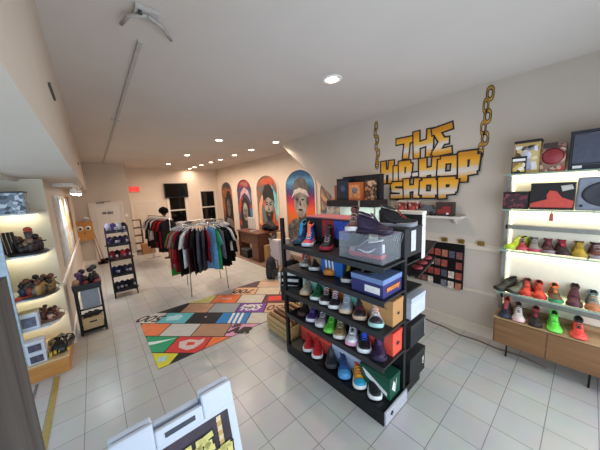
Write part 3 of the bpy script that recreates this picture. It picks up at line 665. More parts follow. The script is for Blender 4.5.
wallrow(4.35, 8.98, [
 (-9.42, ('neon yellow green running shoe, leftmost on the upper backlit shoe shelf', '#c9e02a', '#b9d63a', '#e6f05a', '#d8e860'), dict(style='run', name='running_shoe')),
 (-9.85, ('red and maroon sneaker next to the neon yellow one on the upper shoe shelf', '#a8303a', '#c8505a', '#4a1a22', '#c8a0a0'), dict(stripe='bars')),
 (-10.2, ('grey sneaker with pink sole on the upper backlit shoe shelf', '#8f8a86', '#b8485a', '#6a6460', '#b0aca8'), dict()),
 (-10.56, ('dark maroon sneaker with grey sole on the upper backlit shoe shelf', '#4a2228', '#8a7a7c', '#7a2a34', '#5a3038'), dict()),
 (-10.92, ('black and red sneaker on the upper backlit shoe shelf', '#1f1416', '#3a1c20', '#a02a34', '#702028'), dict(stripe='bars')),
 (-11.28, ('mustard yellow sneaker on the upper backlit shoe shelf', '#b8962a', '#a8882a', '#8a6c1c', '#c8a840'), dict()),
 (-11.68, ('brown red sneaker with grey sole at the right of the upper shoe shelf', '#6a3030', '#9a9094', '#4a2024', '#b0a0a0'), dict()),
], first=1)
wallrow(2.67, 8.85, [
 (-9.2, ('dark camouflage shoe, leftmost on the lower backlit shelf', '#3a382c', '#26241e', '#1c1a16', '#5a5644'), dict()),
 (-9.62, ('olive grey camouflage shoe beside the dark camouflage one', '#6a6a54', '#33322c', '#2c2a24', '#8a8870'), dict()),
 (-10.08, ('bright red sneaker, left one of the red pair on the lower backlit shelf', '#d4402c', '#b8301f', '#a82a1c', '#e06a50'), dict()),
 (-10.47, ('bright red sneaker, right one of the red pair on the lower backlit shelf', '#d4402c', '#b8301f', '#a82a1c', '#e06a50'), dict()),
 (-10.87, ('brown and orange sneaker with green sole on the lower backlit shelf', '#6a4a34', '#2a8a5a', '#d0662a', '#3a6a4a'), dict()),
 (-11.28, ('burgundy high sneaker on the lower backlit shelf', '#5a2630', '#4a2028', '#3a161e', '#7a3a44'), dict(style='mid')),
 (-11.7, ('teal grey sneaker with orange brown sole on the lower backlit shelf', '#6a7c80', '#b06a3a', '#48686c', '#c89a6a'), dict(toe='#a86a44')),
], first=2)
wallrow(1.70, 8.6, [
 (-9.55, ('navy shoe with red collar on the oak cabinet, at its left end', '#1d2638', '#2a3040', '#a83a34', '#30384a'), dict(style='mid')),
 (-9.98, ('white and pink patterned sneaker on the oak cabinet', '#d8ccc4', '#e2b8b4', '#6a5a50', '#f0f0f0'), dict()),
 (-10.42, ('black sneaker with dark red trim on the oak cabinet', '#1c1216', '#2a1418', '#8a1f2c', '#401820'), dict()),
 (-10.92, ('neon green sneaker standing on the oak cabinet', '#5fe040', '#7af05a', '#3cb82c', '#9cf880'), dict()),
 (-11.47, ('neon coral red sneaker with black collar on the oak cabinet', '#f04038', '#f4564a', '#1c1a1c', '#f87068'), dict()),
])
# boxed collectibles on the top two glass shelves
SPK = speckle('figure_print', '#cbb27a', ['#5a4a3a', '#d8d4d4', '#8a8890', '#2a2622', '#e0cfa0'], 28, .35)
SPK2 = speckle('figure_print_dark', '#2a2420', ['#c9b050', '#e8e0d0', '#8a6a40'], 30, .4)
def win(t, a, b_, h, m1, m2=None, y0=-.3, y1=.3, z0=.1, z1=.6):
    mark(t, 'picture', m1, [(y0, z0), (y1, z0), (y1, z1), (y0, z1)], 'L', a, b_)
    if m2: mark(t, 'caption', m2, [(y0, z1+.03), (y1, z1+.03), (y1, z1+.12), (y0, z1+.12)], 'L', a, b_)
carton('figure_box', 'tall yellow boxed figure on the top glass shelf', 'toy box', 8.95, 9.5, -10.12, -9.42, 7.21, 8.35, '#b89a5c', '#1f1c1a', lambda t, a, b_, h: (win(t, a, b_, h, SPK, None, -.3, .3, .1, .95), MB().ball((-a-.01, 0, .62), .13, (.2, 1, 1.1)).build('figure_head', mat('#c4c4cc', .5), t), MB().prism([(-.16, .15), (.16, .15), (.1, .5), (-.1, .5)], -a-.03, -a-.01, 'x').build('figure_body', mat('#a6a6b4', .5), t)), lidh=.1)
carton('figure_box', 'small black boxed figure in front of the tall yellow one on the top glass shelf', 'toy box', 8.88, 8.94, -9.8, -9.38, 7.21, 7.8, '#242020', '#141212', lambda t, a, b_, h: win(t, a, b_, h, SPK2, WHT, -.17, .17, .05, .4), lidh=.05)
t = thing('figure_blister', 'red round-window boxed figure on the top glass shelf', 'toy box', (9.2, -10.42, 7.21))
MB().box(-.2, .2, -.3, .3, 0, .9, .01).build('box_body', speckle('blister', '#8a6a58', ['#c9a890', '#5a3a34', '#b8483c'], 30, .4), t)
MB().lathe([(.001, -.23), (.22, -.23), (.27, -.2), (.001, -.2)], (0, 0, .5), 18, 'x').build('red_window', mat('#8a2a30', .4), t)
MB().box(-.22, -.2, -.1, .25, .78, .95).build('caption', mat('#3a2a28', .5), t)
carton('collector_case', 'large dark framed collector box at the right end of the top glass shelf', 'box', 8.95, 9.5, -12.0, -10.78, 7.21, 8.42, '#23252e', '#2a2c36', lambda t, a, b_, h: (win(t, a, b_, h, mat('#4a4e5c', .3), None, -.5, .52, .2, 1.08), MB().tube([(-a-.012, -.54, .16), (-a-.012, -.54, 1.1), (-a-.012, .55, 1.1), (-a-.012, .55, .16)], .015, 5, True).build('silver_border', mat('#8a8e98', .4, .4), t), mark(t, 'caption', WHT, [(.3, .05), (.5, .05), (.5, .13), (.3, .13)], 'L', a, b_)), lidh=.05)
carton('picture_box', 'small dark maroon box at the left end of the second glass shelf', 'box', 8.95, 9.4, -9.92, -9.2, 5.92, 6.55, '#1f1518', '#1c1214', lambda t, a, b_, h: win(t, a, b_, h, speckle('maroon_print', '#3a1c22', ['#6a2c34', '#8a4a50', '#1c1012'], 25, .4), None, -.33, .33, .05, .55), lidh=.05)
def sneakerpic(t, a, b_, h):
    mark(t, 'red_sneaker_picture', mat('#c4483c', .5), [(.52, .08), (-.5, .08), (-.52, .3), (-.25, .42), (-.12, .62), (.05, .66), (.12, .5), (.1, .36), (.5, .22)], 'L', a, b_)
    mark(t, 'white_scribble', mat('#b8b4ac', .6), [(-.5, .7), (-.25, .62), (-.2, .8), (-.45, .84)], 'L', a, b_, .01)
    MB().tube([(-a-.02, -.05, .02), (-a-.03, -.05, -.28)], .02, 5).box(-a-.05, -a-.03, -.1, 0, -.38, -.12).build('hang_tag', mat('#a84840', .6), t)
carton('sneaker_box', 'black box printed with a red sneaker in the middle of the second glass shelf', 'box', 8.95, 9.45, -11.02, -9.95, 5.92, 6.83, '#171416', '#1a1718', sneakerpic, lidh=.04)
t = thing('boombox', 'grey portable speaker with a dark oval front at the right of the second glass shelf', 'speaker', (9.2, -11.75, 5.92))
MB().box(-.25, .25, -.72, .7, 0, 1.05, .05).build('casing', mat('#7d828e', .45), t)
MB().skin([[(-.26-d, .02+.58*k*math.cos(a), .52+.4*k*math.sin(a)) for a in [2*math.pi*i/28 for i in range(28)]] for k, d in ((1, 0), (.97, .02), (.85, .0), (.3, -.0))], False, True).build('grille', mat('#25272e', .5), t)
MB().box(-.29, -.25, -.2, .2, .42, .56, .01).build('name_plate', mat('#3c404a', .4), t)
MB().ball((-.27, .58, .15), .04).build('knob', BLK, t)

# ================================================================== LOGO ON THE WALL  (p = -y, z)
GOLD = ramp_mat('logo_gold', [(0, '#b87414'), (.22, '#e0a02c'), (.42, '#ddd2c4'), (.5, '#d6ccc2'), (.62, '#e3b355'), (.8, '#e8a420'), (1, '#c98514')], z0=-.62, z1=.62)
INK = mat('#18120e', .6)
lg = thing('wall_logo', 'gold graffiti lettering with black outline and chains on the right wall', 'wall painting', (RW, 0, 0))
LAY = [0]
def stroke(b, p0, p1, wd, x0, x1):
    LAY[0] += 1; x1 = -.004-.0012*LAY[0]; x0 = x1-.003
    p0 = Vector(p0); p1 = Vector(p1); d = (p1-p0).normalized(); n = Vector((-d.y, d.x))*wd; e = d*wd*.85
    P = [p0-e+n, p1+e+n, p1+e-n, p0-e-n]; b.prism([(-q.x, q.y) for q in P], x0, x1, 'x')
LET = {'T': [((0, 1), (1, 1)), ((.5, 1), (.42, 0))], 'H': [((0, 1), (.05, 0)), ((1, 1), (.95, 0)), ((0, .45), (1, .55))], 'E': [((.05, 1), (.1, 0)), ((.05, 1), (1, 1.05)), ((.1, .5), (.75, .55)), ((.1, 0), (1, .05))],
       'I': [((.5, .8), (.5, 0))], 'P': [((.1, 1), (.15, -.08)), ((.1, 1), (.6, 1)), ((.6, 1), (.88, .88)), ((.88, .88), (.95, .65)), ((.95, .65), (.85, .42)), ((.85, .42), (.6, .3)), ((.6, .3), (.2, .28))], 'O': [((.3, 1), (.7, 1)), ((.7, 1), (.95, .8)), ((.95, .8), (.97, .25)), ((.97, .25), (.72, 0)), ((.72, 0), (.3, 0)), ((.3, 0), (.05, .22)), ((.05, .22), (.03, .78)), ((.03, .78), (.3, 1))],
       'S': [((1, 1), (.25, 1)), ((.25, 1), (.05, .85)), ((.05, .85), (.1, .62)), ((.1, .62), (.85, .45)), ((.85, .45), (.95, .22)), ((.95, .22), (.8, .02)), ((.8, .02), (0, 0))], '-': [((.1, .45), (.9, .48))], 'E3': [((0, 1), (1, 1.1)), ((.1, 1), (.55, .5)), ((.55, .5), (.1, 0)), ((.1, 0), (1, .05)), ((.5, .5), (.8, .5)), ((1, 1.1), (.95, .85)), ((1, .05), (1, .3))]}
LAY = [0]
def stroke(b, p0, p1, wd, x0, x1):
    LAY[0] += 1; x1 = -.004-.0012*LAY[0]; x0 = x1-.003
    p0 = Vector(p0); p1 = Vector(p1); d = (p1-p0).normalized(); n = Vector((-d.y, d.x))*wd; e = d*wd*.85
    P = [p0-e+n, p1+e+n, p1+e-n, p0-e-n]; b.prism([(-q.x, q.y) for q in P], x0, x1, 'x')
LET = {'T': [((0, 1), (1, 1)), ((.5, 1), (.42, 0))], 'H': [((0, 1), (.05, 0)), ((1, 1), (.95, 0)), ((0, .45), (1, .55))], 'E': [((.05, 1), (.1, 0)), ((.05, 1), (1, 1.05)), ((.1, .5), (.75, .55)), ((.1, 0), (1, .05))],
       'I': [((.5, .8), (.5, 0))], 'P': [((.1, 1), (.15, -.05)), ((.1, 1), (.75, 1)), ((.9, .85), (.85, .45)), ((.75, .3), (.2, .25))], 'O': [((.2, 1), (.8, 1)), ((1, .85), (.95, .2)), ((.8, 0), (.2, 0)), ((0, .2), (.03, .85))],
       'S': [((1, 1), (.15, 1)), ((.05, .9), (.1, .6)), ((.1, .52), (.9, .45)), ((.95, .35), (.9, .1)), ((.85, 0), (0, 0))], '-': [((.1, .45), (.9, .48))], 'E3': [((0, 1), (1, 1.1)), ((.1, 1), (.55, .5)), ((.55, .5), (.1, 0)), ((.1, 0), (1, .05)), ((.5, .5), (.8, .5))]}
def word(letters, zc):
    """letters: (char, p0, p1, z0, z1, thickness)"""
    for ch, p0, p1, z0, z1, th in letters:
        gb, kb = MB(), MB(); Q = []
        for (a0, b0), (a1, b1) in LET[ch]:
            Q.append(((p0+th+(p1-p0-2*th)*a0, z0+th+(z1-z0-2*th)*b0), (p0+th+(p1-p0-2*th)*a1, z0+th+(z1-z0-2*th)*b1)))
        for q0, q1 in Q: stroke(kb, q0, q1, th+.085, 0, 0)
        for q0, q1 in Q: stroke(gb, (q0[0], q0[1]-zc), (q1[0], q1[1]-zc), th+.01, 0, 0)
        kb.build('black_outline', INK, lg); o = gb.build('gold_letter', GOLD, lg); o.location = (0, 0, zc*T)
word([('T', 4.42, 5.62, 8.35, 9.4, .125), ('H', 5.35, 6.28, 8.3, 9.6, .13), ('E3', 6.22, 7.1, 8.3, 9.55, .12)], 8.9)
word([('H', 3.55, 4.28, 7.12, 8.35, .13), ('I', 4.25, 4.6, 7.12, 8.2, .12), ('P', 4.55, 5.35, 7.05, 8.22, .14), ('-', 5.3, 5.75, 7.15, 7.9, .08), ('H', 5.68, 6.62, 6.95, 8.25, .16), ('O', 6.55, 7.45, 7.2, 8.2, .15), ('P', 7.35, 8.25, 7.05, 8.3, .16)], 7.65)
word([('S', 4.15, 4.95, 6.3, 7.15, .1), ('H', 4.9, 5.75, 6.3, 7.3, .14), ('O', 5.75, 6.6, 6.33, 7.25, .14), ('P', 6.55, 7.5, 6.3, 7.25, .15)], 6.75)
# drip under the first letters
kb = MB(); kb.prism([(-4.0, 6.9), (-4.55, 6.3), (-4.75, 6.0), (-4.3, 6.25)], -.012, -.006, 'x'); kb.build('black_outline', INK, lg)
def chain(p, z0, z1, n, wd, k=0):
    dz = (z1-z0)/n
    for i in range(n):
        zc = z0+dz*(i+.5); pc = p+k*(zc-z0)+(.05 if i % 2 else -.05)
        for rad, m_, xo in ((1.0, INK, 0), (.98, GOLD, -.006)):
            b = MB(); ww = wd*(1.0 if i % 2 else .8); N = 16
            o_, i_ = [], []
            ro, ri = (1.0, .36) if m_ is INK else (.80, .60)
            for q in range(N):
                a = 2*math.pi*q/N; ca, sa = math.cos(a), math.sin(a)
                sy = math.copysign(abs(sa)**.7, sa)
                o_.append((-(pc+ww*ro*ca), zc+dz*.74*(sy*(1-(1-ro)*.45)))); i_.append((-(pc+ww*ri*ca), zc+dz*.74*sy*(ri*.55+.22)))
            X = -.012+xo
            for q in range(N):
                r_ = (q+1) % N; b.face([(X, *o_[q]), (X, *o_[r_]), (X, *i_[r_]), (X, *i_[q])])
            if m_ is GOLD:
                o = b.build('chain_link', mat('#b8862c', .5, 0, .4, 12), lg)
            else: b.build('chain_link_outline', INK, lg)
chain(8.24, 8.1, 10.7, 6, .145, .05); chain(3.32, 8.3, 10.55, 6, .125, -.08)
chain(3.3, 8.05, 8.45, 1, .17); chain(8.2, 8.0, 8.3, 1, .2)

# wall shelf with boxed figures under the logo
t = thing('wall_shelf', 'white floating shelf with boxed figures below the gold lettering', 'shelf', (RW, -6.3, 5.4))
MB().box(-.75, 0, -1.5, 1.5, 0, .1, .01).build('board', mat('#d8d0c6', .5), t)
for y in (-1.1, 1.1): MB().prism([(-.5, 0), (0, 0), (0, -.35)], y-.03, y+.03, 'y').build('bracket', mat('#cfc6bc', .5), t)
RD = speckle('red_toys', '#8a3a30', ['#c4a090', '#5a2a24', '#d8d0cc', '#a84a3c'], 30, .4)
for i, (y, wv, col) in enumerate(((-5.1, .3, 1), (-5.65, .3, 1))):
    c = carton('figure_box', ['red boxed figure at the left end of the white shelf below the lettering', 'red boxed figure second from the left on the white shelf below the lettering'][i], 'toy box', 9.2, 9.6, y-.24, y+.24, 5.5, 6.2, RD, '#c9b8ac', lambda t, a, b_, h: MB().ball((-a-.03, 0, .32), .15, (.5, 1, 1)).build('figure_head', mat('#a83a34', .5), t), lidh=.08)
t = thing('toy_car', 'small grey toy car in the middle of the white shelf below the lettering', 'toy car', (9.4, -6.3, 5.5), R(90))
MB().prism([(-.42, .1), (.42, .1), (.42, .28), (.25, .3), (.1, .48), (-.2, .48), (-.3, .3), (-.42, .28)], -.17, .17, 'y').build('body', mat('#5c6066', .35), t)
for x in (-.26, .26):
    for y in (-.18, .18): MB().lathe([(.001, -.03), (.1, -.03), (.1, .03), (.001, .03)], (x, y, .1), 12, 'y').build('wheel', BLK, t)
carton('toy_box', 'dark box with red toy truck at the right end of the white wall shelf', 'toy box', 9.2, 9.6, -7.45, -6.72, 5.5, 6.12, '#3a2a28', '#4a3430', lambda t, a, b_, h: (mark(t, 'red_truck_picture', mat('#8a2c2c', .5), [(-.28, .12), (.28, .12), (.28, .3), (.1, .32), (.05, .45), (-.28, .45)], 'L', a, b_), mark(t, 'wheel_dots', WHT, [(-.2, .08), (-.1, .08), (-.1, .16), (-.2, .16)], 'L', a, b_, .012)), lidh=.05)
# framed card collection
t = thing('card_frame', 'black wall frame with rows of trading cards behind the rack', 'framed cards', (RW, -6.6, 3.1))
MB().box(-.12, -.04, -1.22, 1.35, -1.1, 1.05, .01).build('frame', mat('#0e0d0f', .4), t)
r_ = random.Random(5); cc = ['#cdb8a4', '#d8d4d0', '#9a4a3c', '#8a4038', '#6a6a74', '#c9b8a8', '#4a4c58', '#a86a54', '#9a9aa2', '#7a5048']
b = MB()
for i in range(4):
    for j in range(8):
        y = 1.15-.31*j; z = .62-.5*i-.015*j
        if r_.random() < .08: continue
        MB().box(-.135, -.12, y-.14, y+.11, z-.17, z+.16).build('trading_card', mat(r_.choice(cc), .5, 0, .35, 30), t)
for i, y in enumerate((-6.97, -7.67, -8.42)):
    o = MB().box(RW-.09, RW-.06, y-.13, y+.13, 4.2, 4.4, .01).box(RW-.10, RW-.09, y-.09, y+.09, 4.26, 4.34).build('name_plaque', mat('#9a7a3c', .35, .6)); tag(o, ['small gold plaque on the wall rail, left of three', 'small gold plaque on the wall rail, middle of three', 'small gold plaque on the wall rail, right of three'][i], 'plaque', 'gold plaques on the rail')
o = MB().tube([(9.75, -5.2, .03), (9.6, -6.0, .03), (9.45, -6.7, .03), (9.4, -7.3, .03), (9.2, -7.9, .03), (9.3, -8.6, .03), (9.2, -9.3, .03), (9.3, -10.1, .03), (9.1, -10.8, .03)], .03, 6).build('power_cord', mat('#6a5c50', .6)); tag(o, 'brown power cord lying on the tiles along the right wall', 'cord')

# ================================================================== SHOWCASE BEHIND THE RACK
t = thing('glass_showcase', 'lit glass showcase with dark top band behind the shoe rack', 'showcase', (8.3, -3.0, 0))
MB().box(-.6, .6, -1.45, 1.75, 0, 3.3, .01).build('base_cabinet', mat('#2a2426', .6), t)
MB().box(-.62, .62, -1.47, 1.77, 5.95, 6.3, .01).build('top_band', mat('#241d20', .5), t)
MB().box(-.61, .6, -1.46, 1.76, 3.3, 3.38).build('deck', mat('#d6d6d0', .5), t)
G = clear('#cfe6dc', .16)
MB().box(-.6, -.58, -1.45, 1.75, 3.38, 5.95).build('front_glass', G, t); MB().box(-.58, .58, -1.45, -1.43, 3.38, 5.95).build('end_glass', G, t); MB().box(-.58, .58, -1.4, 1.7, 4.7, 4.74).build('glass_shelf', clear('#cfe6dc', .4), t)
MB().box(.56, .6, -1.43, 1.75, 3.38, 5.95).build('back_panel', mat('#cfd8cf', .5), t)
for y in (-1.45, 1.75): MB().box(-.62, -.56, y-.03, y+.03, 3.38, 5.95).build('corner_post', mat('#b8bab6', .4, .5), t)
MB().box(-.64, -.6, -.62, -.5, 5.95, 6.3).build('silver_lock', CHROME, t)
area('case_lamp', (0, .1, 5.9), (0, 0, 0), .5, 2.6, 2.8, (.9, 1, .92), t)
for i, (y, c) in enumerate(((-.4, '#5a5a46'), (-.9, '#c8c2b0'), (.3, '#9a8a70'))):
    q = thing('vinyl_figure', ['olive', 'cream', 'tan'][i]+' small figure standing inside the glass showcase', 'figure', (8.2, -3.0+y, 4.74))
    MB().ball((0, 0, .55), .2, (1, 1, .9)).build('head', mat(c, .5), q, True); MB().lathe([(.13, 0), (.16, .15), (.09, .38)]).build('body', mat('#3a3834', .6), q, True)
NAV = mat('#1c2433', .5)
def boxart(m1, m2):
    def f(t, a, b_, h):
        mark(t, 'picture', m1, [(-b_+.08, .1), (b_-.08, .1), (b_-.08, h-.12), (-b_+.08, h-.12)], 'L', a, b_)
        MB().ball((-a-.01, 0, h*.55), min(b_, h)*.42, (.1, 1, 1)).build('printed_head', m2, t)
    return f
carton('figure_box', 'orange boxed figure in front of the dark box on the showcase', 'toy box', 7.85, 8.2, -3.6, -2.72, 6.3, 7.25, '#b8602f', '#c46a34', boxart(mat('#d08a54', .5, 0, .4, 14), mat('#6a6a70', .5, 0, .5, 10)), lidh=.06)
carton('figure_box', 'dark navy boxed blue-haired figure at the left on the showcase', 'toy box', 8.0, 8.45, -2.68, -1.75, 6.3, 7.5, '#161a24', '#12151d', boxart(mat('#26303f', .5, 0, .4, 14), mat('#3c5068', .5, 0, .5, 10)), lidh=.06)
carton('figure_box', 'large dark box standing at the back on the showcase', 'toy box', 8.5, 8.85, -4.3, -1.8, 6.3, 7.62, '#15141a', '#101015', None, lidh=.06)
carton('figure_box', 'orange brown boxed figure at the left end of the showcase top', 'toy box', 8.3, 8.6, -1.68, -1.3, 6.3, 7.15, '#a8582e', '#9a5230', None, lidh=.06)
carton('figure_box', 'brown patterned box at the right end of the showcase top', 'toy box', 8.0, 8.4, -4.15, -3.68, 6.3, 7.35, speckle('brown_toys', '#4a3428', ['#a87a54', '#6a4a3a', '#c9a888'], 25, .4), '#3a2a24', None, lidh=.06)

# ================================================================== MURALS
def mural(label, y1, y0, ztop, cols, seed, figure, scale=1.3, bg=None):
    """arch painted on the mural wall; local p in [-1,1] left to right, q upward"""
    w_ = (y1-y0)/2; cy = (y0+y1)/2; zs = ztop-w_*.72
    t = thing('arched_mural', label, 'mural', (MW, cy, 0), 0, 'arched portrait murals')
    N = 18; arc = [(w_*math.cos(math.pi*i/N), zs+w_*.72*math.sin(math.pi*i/N)) for i in range(N+1)]
    poly = [(w_, 1.2)]+arc+[(-w_, 1.2)]
    MB().prism(poly, -.03, -.0, 'x').build('painted_background', bg or paint_mat('mural_bg', cols, scale, 1.2), t)
    arc2 = [((w_+.14)*math.cos(math.pi*i/N), zs+(w_*.72+.14)*math.sin(math.pi*i/N)) for i in range(N+1)]
    b = MB(); pa = [(w_, 1.2)]+arc+[(-w_, 1.2)]; pb = [(w_+.14, 1.2)]+arc2+[(-w_-.14, 1.2)]
    for i in range(len(pa)-1): b.prism([pa[i], pa[i+1], pb[i+1], pb[i]], -.12, 0, 'x')
    b.build('arch_moulding', mat('#e2d6c8', .6, 0, .0), t)
    lay = [0]
    def sh(name, pts, m):   # pts in (p right, q) with unit = half width, q from arch top down
        lay[0] += 1; x = -.03-.004*lay[0]
        MB().prism([(-p*w_, ztop-q*w_) for p, q in pts], x-.004, x, 'x').build(name, m if not isinstance(m, str) else mat(m, .6, 0, .25, 6), t)
    figure(sh); return t
def oval(cx, cy, rx, ry, n=18, a0=0, a1=360): return [(cx+rx*math.cos(R(a0+(a1-a0)*i/n)), cy+ry*math.sin(R(a0+(a1-a0)*i/n))) for i in range(n if a1-a0 == 360 else n+1)]
SKIN = paint_mat('grey_skin', ['#3a3634', '#8a827c', '#bab2aa'], 2.2, .6); CLO = paint_mat('grey_cloth', ['#23211f', '#5a5652', '#8a857e'], 2.5, 1.5)
def fig4(sh):
    sh('painted_jacket', [(-1, 4.2), (-1, 2.6), (-.55, 2.25), (0, 2.1), (.6, 2.3), (1, 2.75), (1, 4.2)], CLO)
    sh('painted_neck', [(-.2, 1.9), (.35, 1.9), (.4, 2.45), (-.1, 2.5)], mat('#4a4643', .6, 0, .2, 5))
    sh('painted_face', oval(.02, 1.42, .46, .72), SKIN)
    sh('painted_cap', [(-.5, 1.15), (-.52, .8), (-.35, .45), (0, .3), (.35, .4), (.55, .75), (.6, 1.2), (.4, 1.0), (0, .88), (-.35, .98)], mat('#5f5b57', .6, 0, .3, 5))
    sh('painted_cap_brim', [(-.62, 1.25), (-.4, .88), (0, .78), (.45, .92), (.62, 1.22), (.35, 1.06), (0, .98), (-.4, 1.08)], '#c9c2b8')
    for sx in (-.2, .18): sh('painted_eye', oval(sx, 1.32, .1, .045, 10), '#1c1a19')
    sh('painted_nose', [(-.07, 1.55), (0, 1.3), (.06, 1.55), (0, 1.62)], '#2f2b29'); sh('painted_lips', oval(0, 1.78, .16, .055, 10), '#3a2f2d')
    sh('painted_ear', oval(.5, 1.4, .08, .18, 10), '#4c4744')
def fig3(sh):
    sh('painted_swirl', [(-.95, 2.6), (-.85, 1.5), (-.5, 1.0), (-.3, 1.1), (-.6, 1.7), (-.6, 2.7)], '#e0a07a'); sh('painted_swirl', [(.5, .5), (.85, 1.0), (1, 1.9), (.8, 2.6), (.7, 1.8), (.4, .9)], '#7ac0c0'); sh('painted_swirl', [(.7, 2.6), (1, 2.0), (1, 3.0), (.8, 3.2)], '#d8502c')
    sh('painted_jacket', [(-.98, 5.6), (-.95, 3.6), (-.7, 2.9), (-.2, 2.45), (.5, 2.45), (.95, 3.0), (1, 5.6)], mat('#3a3734', .7, 0, .7, 4))
    sh('painted_neck', [(-.1, 2.1), (.4, 2.1), (.45, 2.8), (-.15, 2.8)], '#4a4440')
    sh('painted_face', oval(.15, 1.62, .42, .72), SKIN)
    sh('painted_cap', [(-.38, 1.35), (-.42, .9), (-.15, .5), (.25, .42), (.6, .75), (.7, 1.5), (.55, 1.3), (.1, 1.12)], mat('#211d1c', .6, 0, .3, 5))
    for sx in (-.02, .32): sh('painted_eye', oval(sx, 1.52, .1, .045, 10), '#141211'); sh('painted_brow', [(sx-.14, 1.42), (sx+.12, 1.36), (sx+.12, 1.42), (sx-.14, 1.47)], '#211d1c')
    sh('painted_nose', [(.1, 1.8), (.15, 1.5), (.22, 1.8), (.15, 1.86)], '#544c46'); sh('painted_beard', [(-.2, 1.85), (.15, 1.95), (.52, 1.85), (.42, 2.25), (.15, 2.42), (-.12, 2.25)], '#2a2624'); sh('painted_lips', oval(.15, 2.06, .13, .05, 10), '#8a6a5c')
    for a, c in (((-.6, 3.9), (.05, 2.9)), ((.05, 2.9), (.8, 3.8))):
        sh('painted_chain', [(a[0], a[1]), (c[0], c[1]), (c[0]+.05, c[1]+.14), (a[0]+.05, a[1]+.14)], '#d8c080')
    sh('painted_hand', oval(-.45, 4.2, .28, .55, 12), '#b8a88c'); sh('painted_hand', oval(.5, 4.3, .26, .5, 12), '#a89878')
def fig2(sh):
    sh('painted_swirl', [(-.8, 1.6), (-.5, .8), (0, .5), (.5, .7), (.8, 1.5), (.5, 1.1), (0, .85), (-.45, 1.1)], '#c8a0a8'); sh('painted_swirl', [(-.85, 2.4), (-.9, 1.8), (-.6, 1.2), (-.5, 1.6)], '#c8402c'); sh('painted_swirl', [(.6, 1.8), (.95, 2.0), (.95, 3.6), (.7, 3.2)], '#3a80b0')
    sh('painted_jacket', [(-.7, 6.0), (-.75, 3.4), (-.45, 2.7), (.3, 2.5), (.75, 3.1), (.85, 6.0)], mat('#34312f', .7, 0, .7, 4))
    sh('painted_hair', [(-.6, 3.2), (-.6, 1.9), (-.35, 1.3), (.1, 1.1), (.45, 1.4), (.62, 2.1), (.6, 3.3), (.3, 2.8), (-.3, 2.8)], mat('#262220', .6, 0, .3, 5))
    sh('painted_face', oval(0, 2.1, .33, .6), SKIN)
    for sx in (-.13, .13): sh('painted_eye', oval(sx, 2.0, .08, .05, 10), '#141211')
    sh('painted_nose', [(-.04, 2.3), (0, 2.0), (.05, 2.3)], '#544c46'); sh('painted_lips', oval(0, 2.45, .11, .04, 10), '#3a2f2d')
    sh('painted_flame', [(-.95, 5.0), (-.85, 3.6), (-.4, 3.2), (-.1, 3.8), (-.25, 4.8), (-.6, 5.4)], '#e8702a'); sh('painted_flame', [(-.75, 4.9), (-.6, 4.0), (-.4, 3.8), (-.4, 4.6)], '#f0a060')
def fig1(sh):
    sh('painted_hair', [(-.6, 3.2), (-.45, 1.6), (0, .7), (.5, .7), (.85, 1.5), (.9, 3.4), (.3, 3.0)], mat('#231d1b', .6, 0, .3, 5))
    sh('painted_face', oval(.1, 2.0, .34, .7), mat('#6a5e56', .6, 0, .5, 5)); sh('painted_jacket', [(-.85, 6.2), (-.85, 3.5), (-.2, 2.8), (.5, 2.9), (.95, 3.3), (.95, 6.2)], mat('#76706a', .7, 0, .5, 4))
    for sx in (0, .22): sh('painted_eye', oval(sx, 1.9, .07, .05, 10), '#141211')
    for k in range(6): sh('painted_stripe', [(-.8, 3.7+.4*k), (.9, 3.6+.4*k), (.9, 3.72+.4*k), (-.8, 3.82+.4*k)], '#34302d')
def fig5(sh):
    sh('painted_shape', [(-.9, 2.4), (-.3, 1.5), (.2, 1.9), (-.1, 2.8)], '#2a8a88'); sh('painted_shape', [(-.95, 3.2), (-.2, 2.5), (.4, 3.0), (.0, 4.2)], '#d8905a')
mural('arched mural of a man in a grey cap against blue and orange, nearest the slope', 9.75, 5.3, 8.95, ['#23406e', '#4f93b8', '#b8384a', '#e8702c', '#5a2a5c'], 1, fig4, 1.0, ramp_mat('mural_sunset', [(0, '#4a2a4a'), (.32, '#d8702c'), (.48, '#e8582c'), (.6, '#b02c4c'), (.7, '#5a2c66'), (.78, '#2c4c80'), (.9, '#5c9cc0'), (1, '#2c5a86')], z0=2.4, z1=8.9))
mural('arched mural of a bearded man in a dark cap with a gold chain', 15.9, 11.4, 8.85, ['#b8382c', '#d0603a', '#6a5a50', '#3f8a8c', '#4a6a9c'], 2, fig3, 1.0)
mural('arched mural of a long-haired figure with orange flame, second from the back', 21.4, 17.2, 8.75, ['#3f9a90', '#b84438', '#3a3450', '#3a6a90', '#8a4a3c'], 3, fig2, 1.0)
mural('arched mural of a dark-haired figure in a striped grey top, farthest at the back', 26.9, 23.0, 8.7, ['#3a3230', '#4a4240', '#a8643c', '#3a3432'], 4, fig1, 1.0)
mural('arched mural in teal and orange partly hidden under the sloping stair wall', 4.6, -.6, 8.6, ['#2a9a98', '#d8a070', '#3a5a6a', '#c98a5a', '#7ac0a8'], 5, fig5, 1.6)

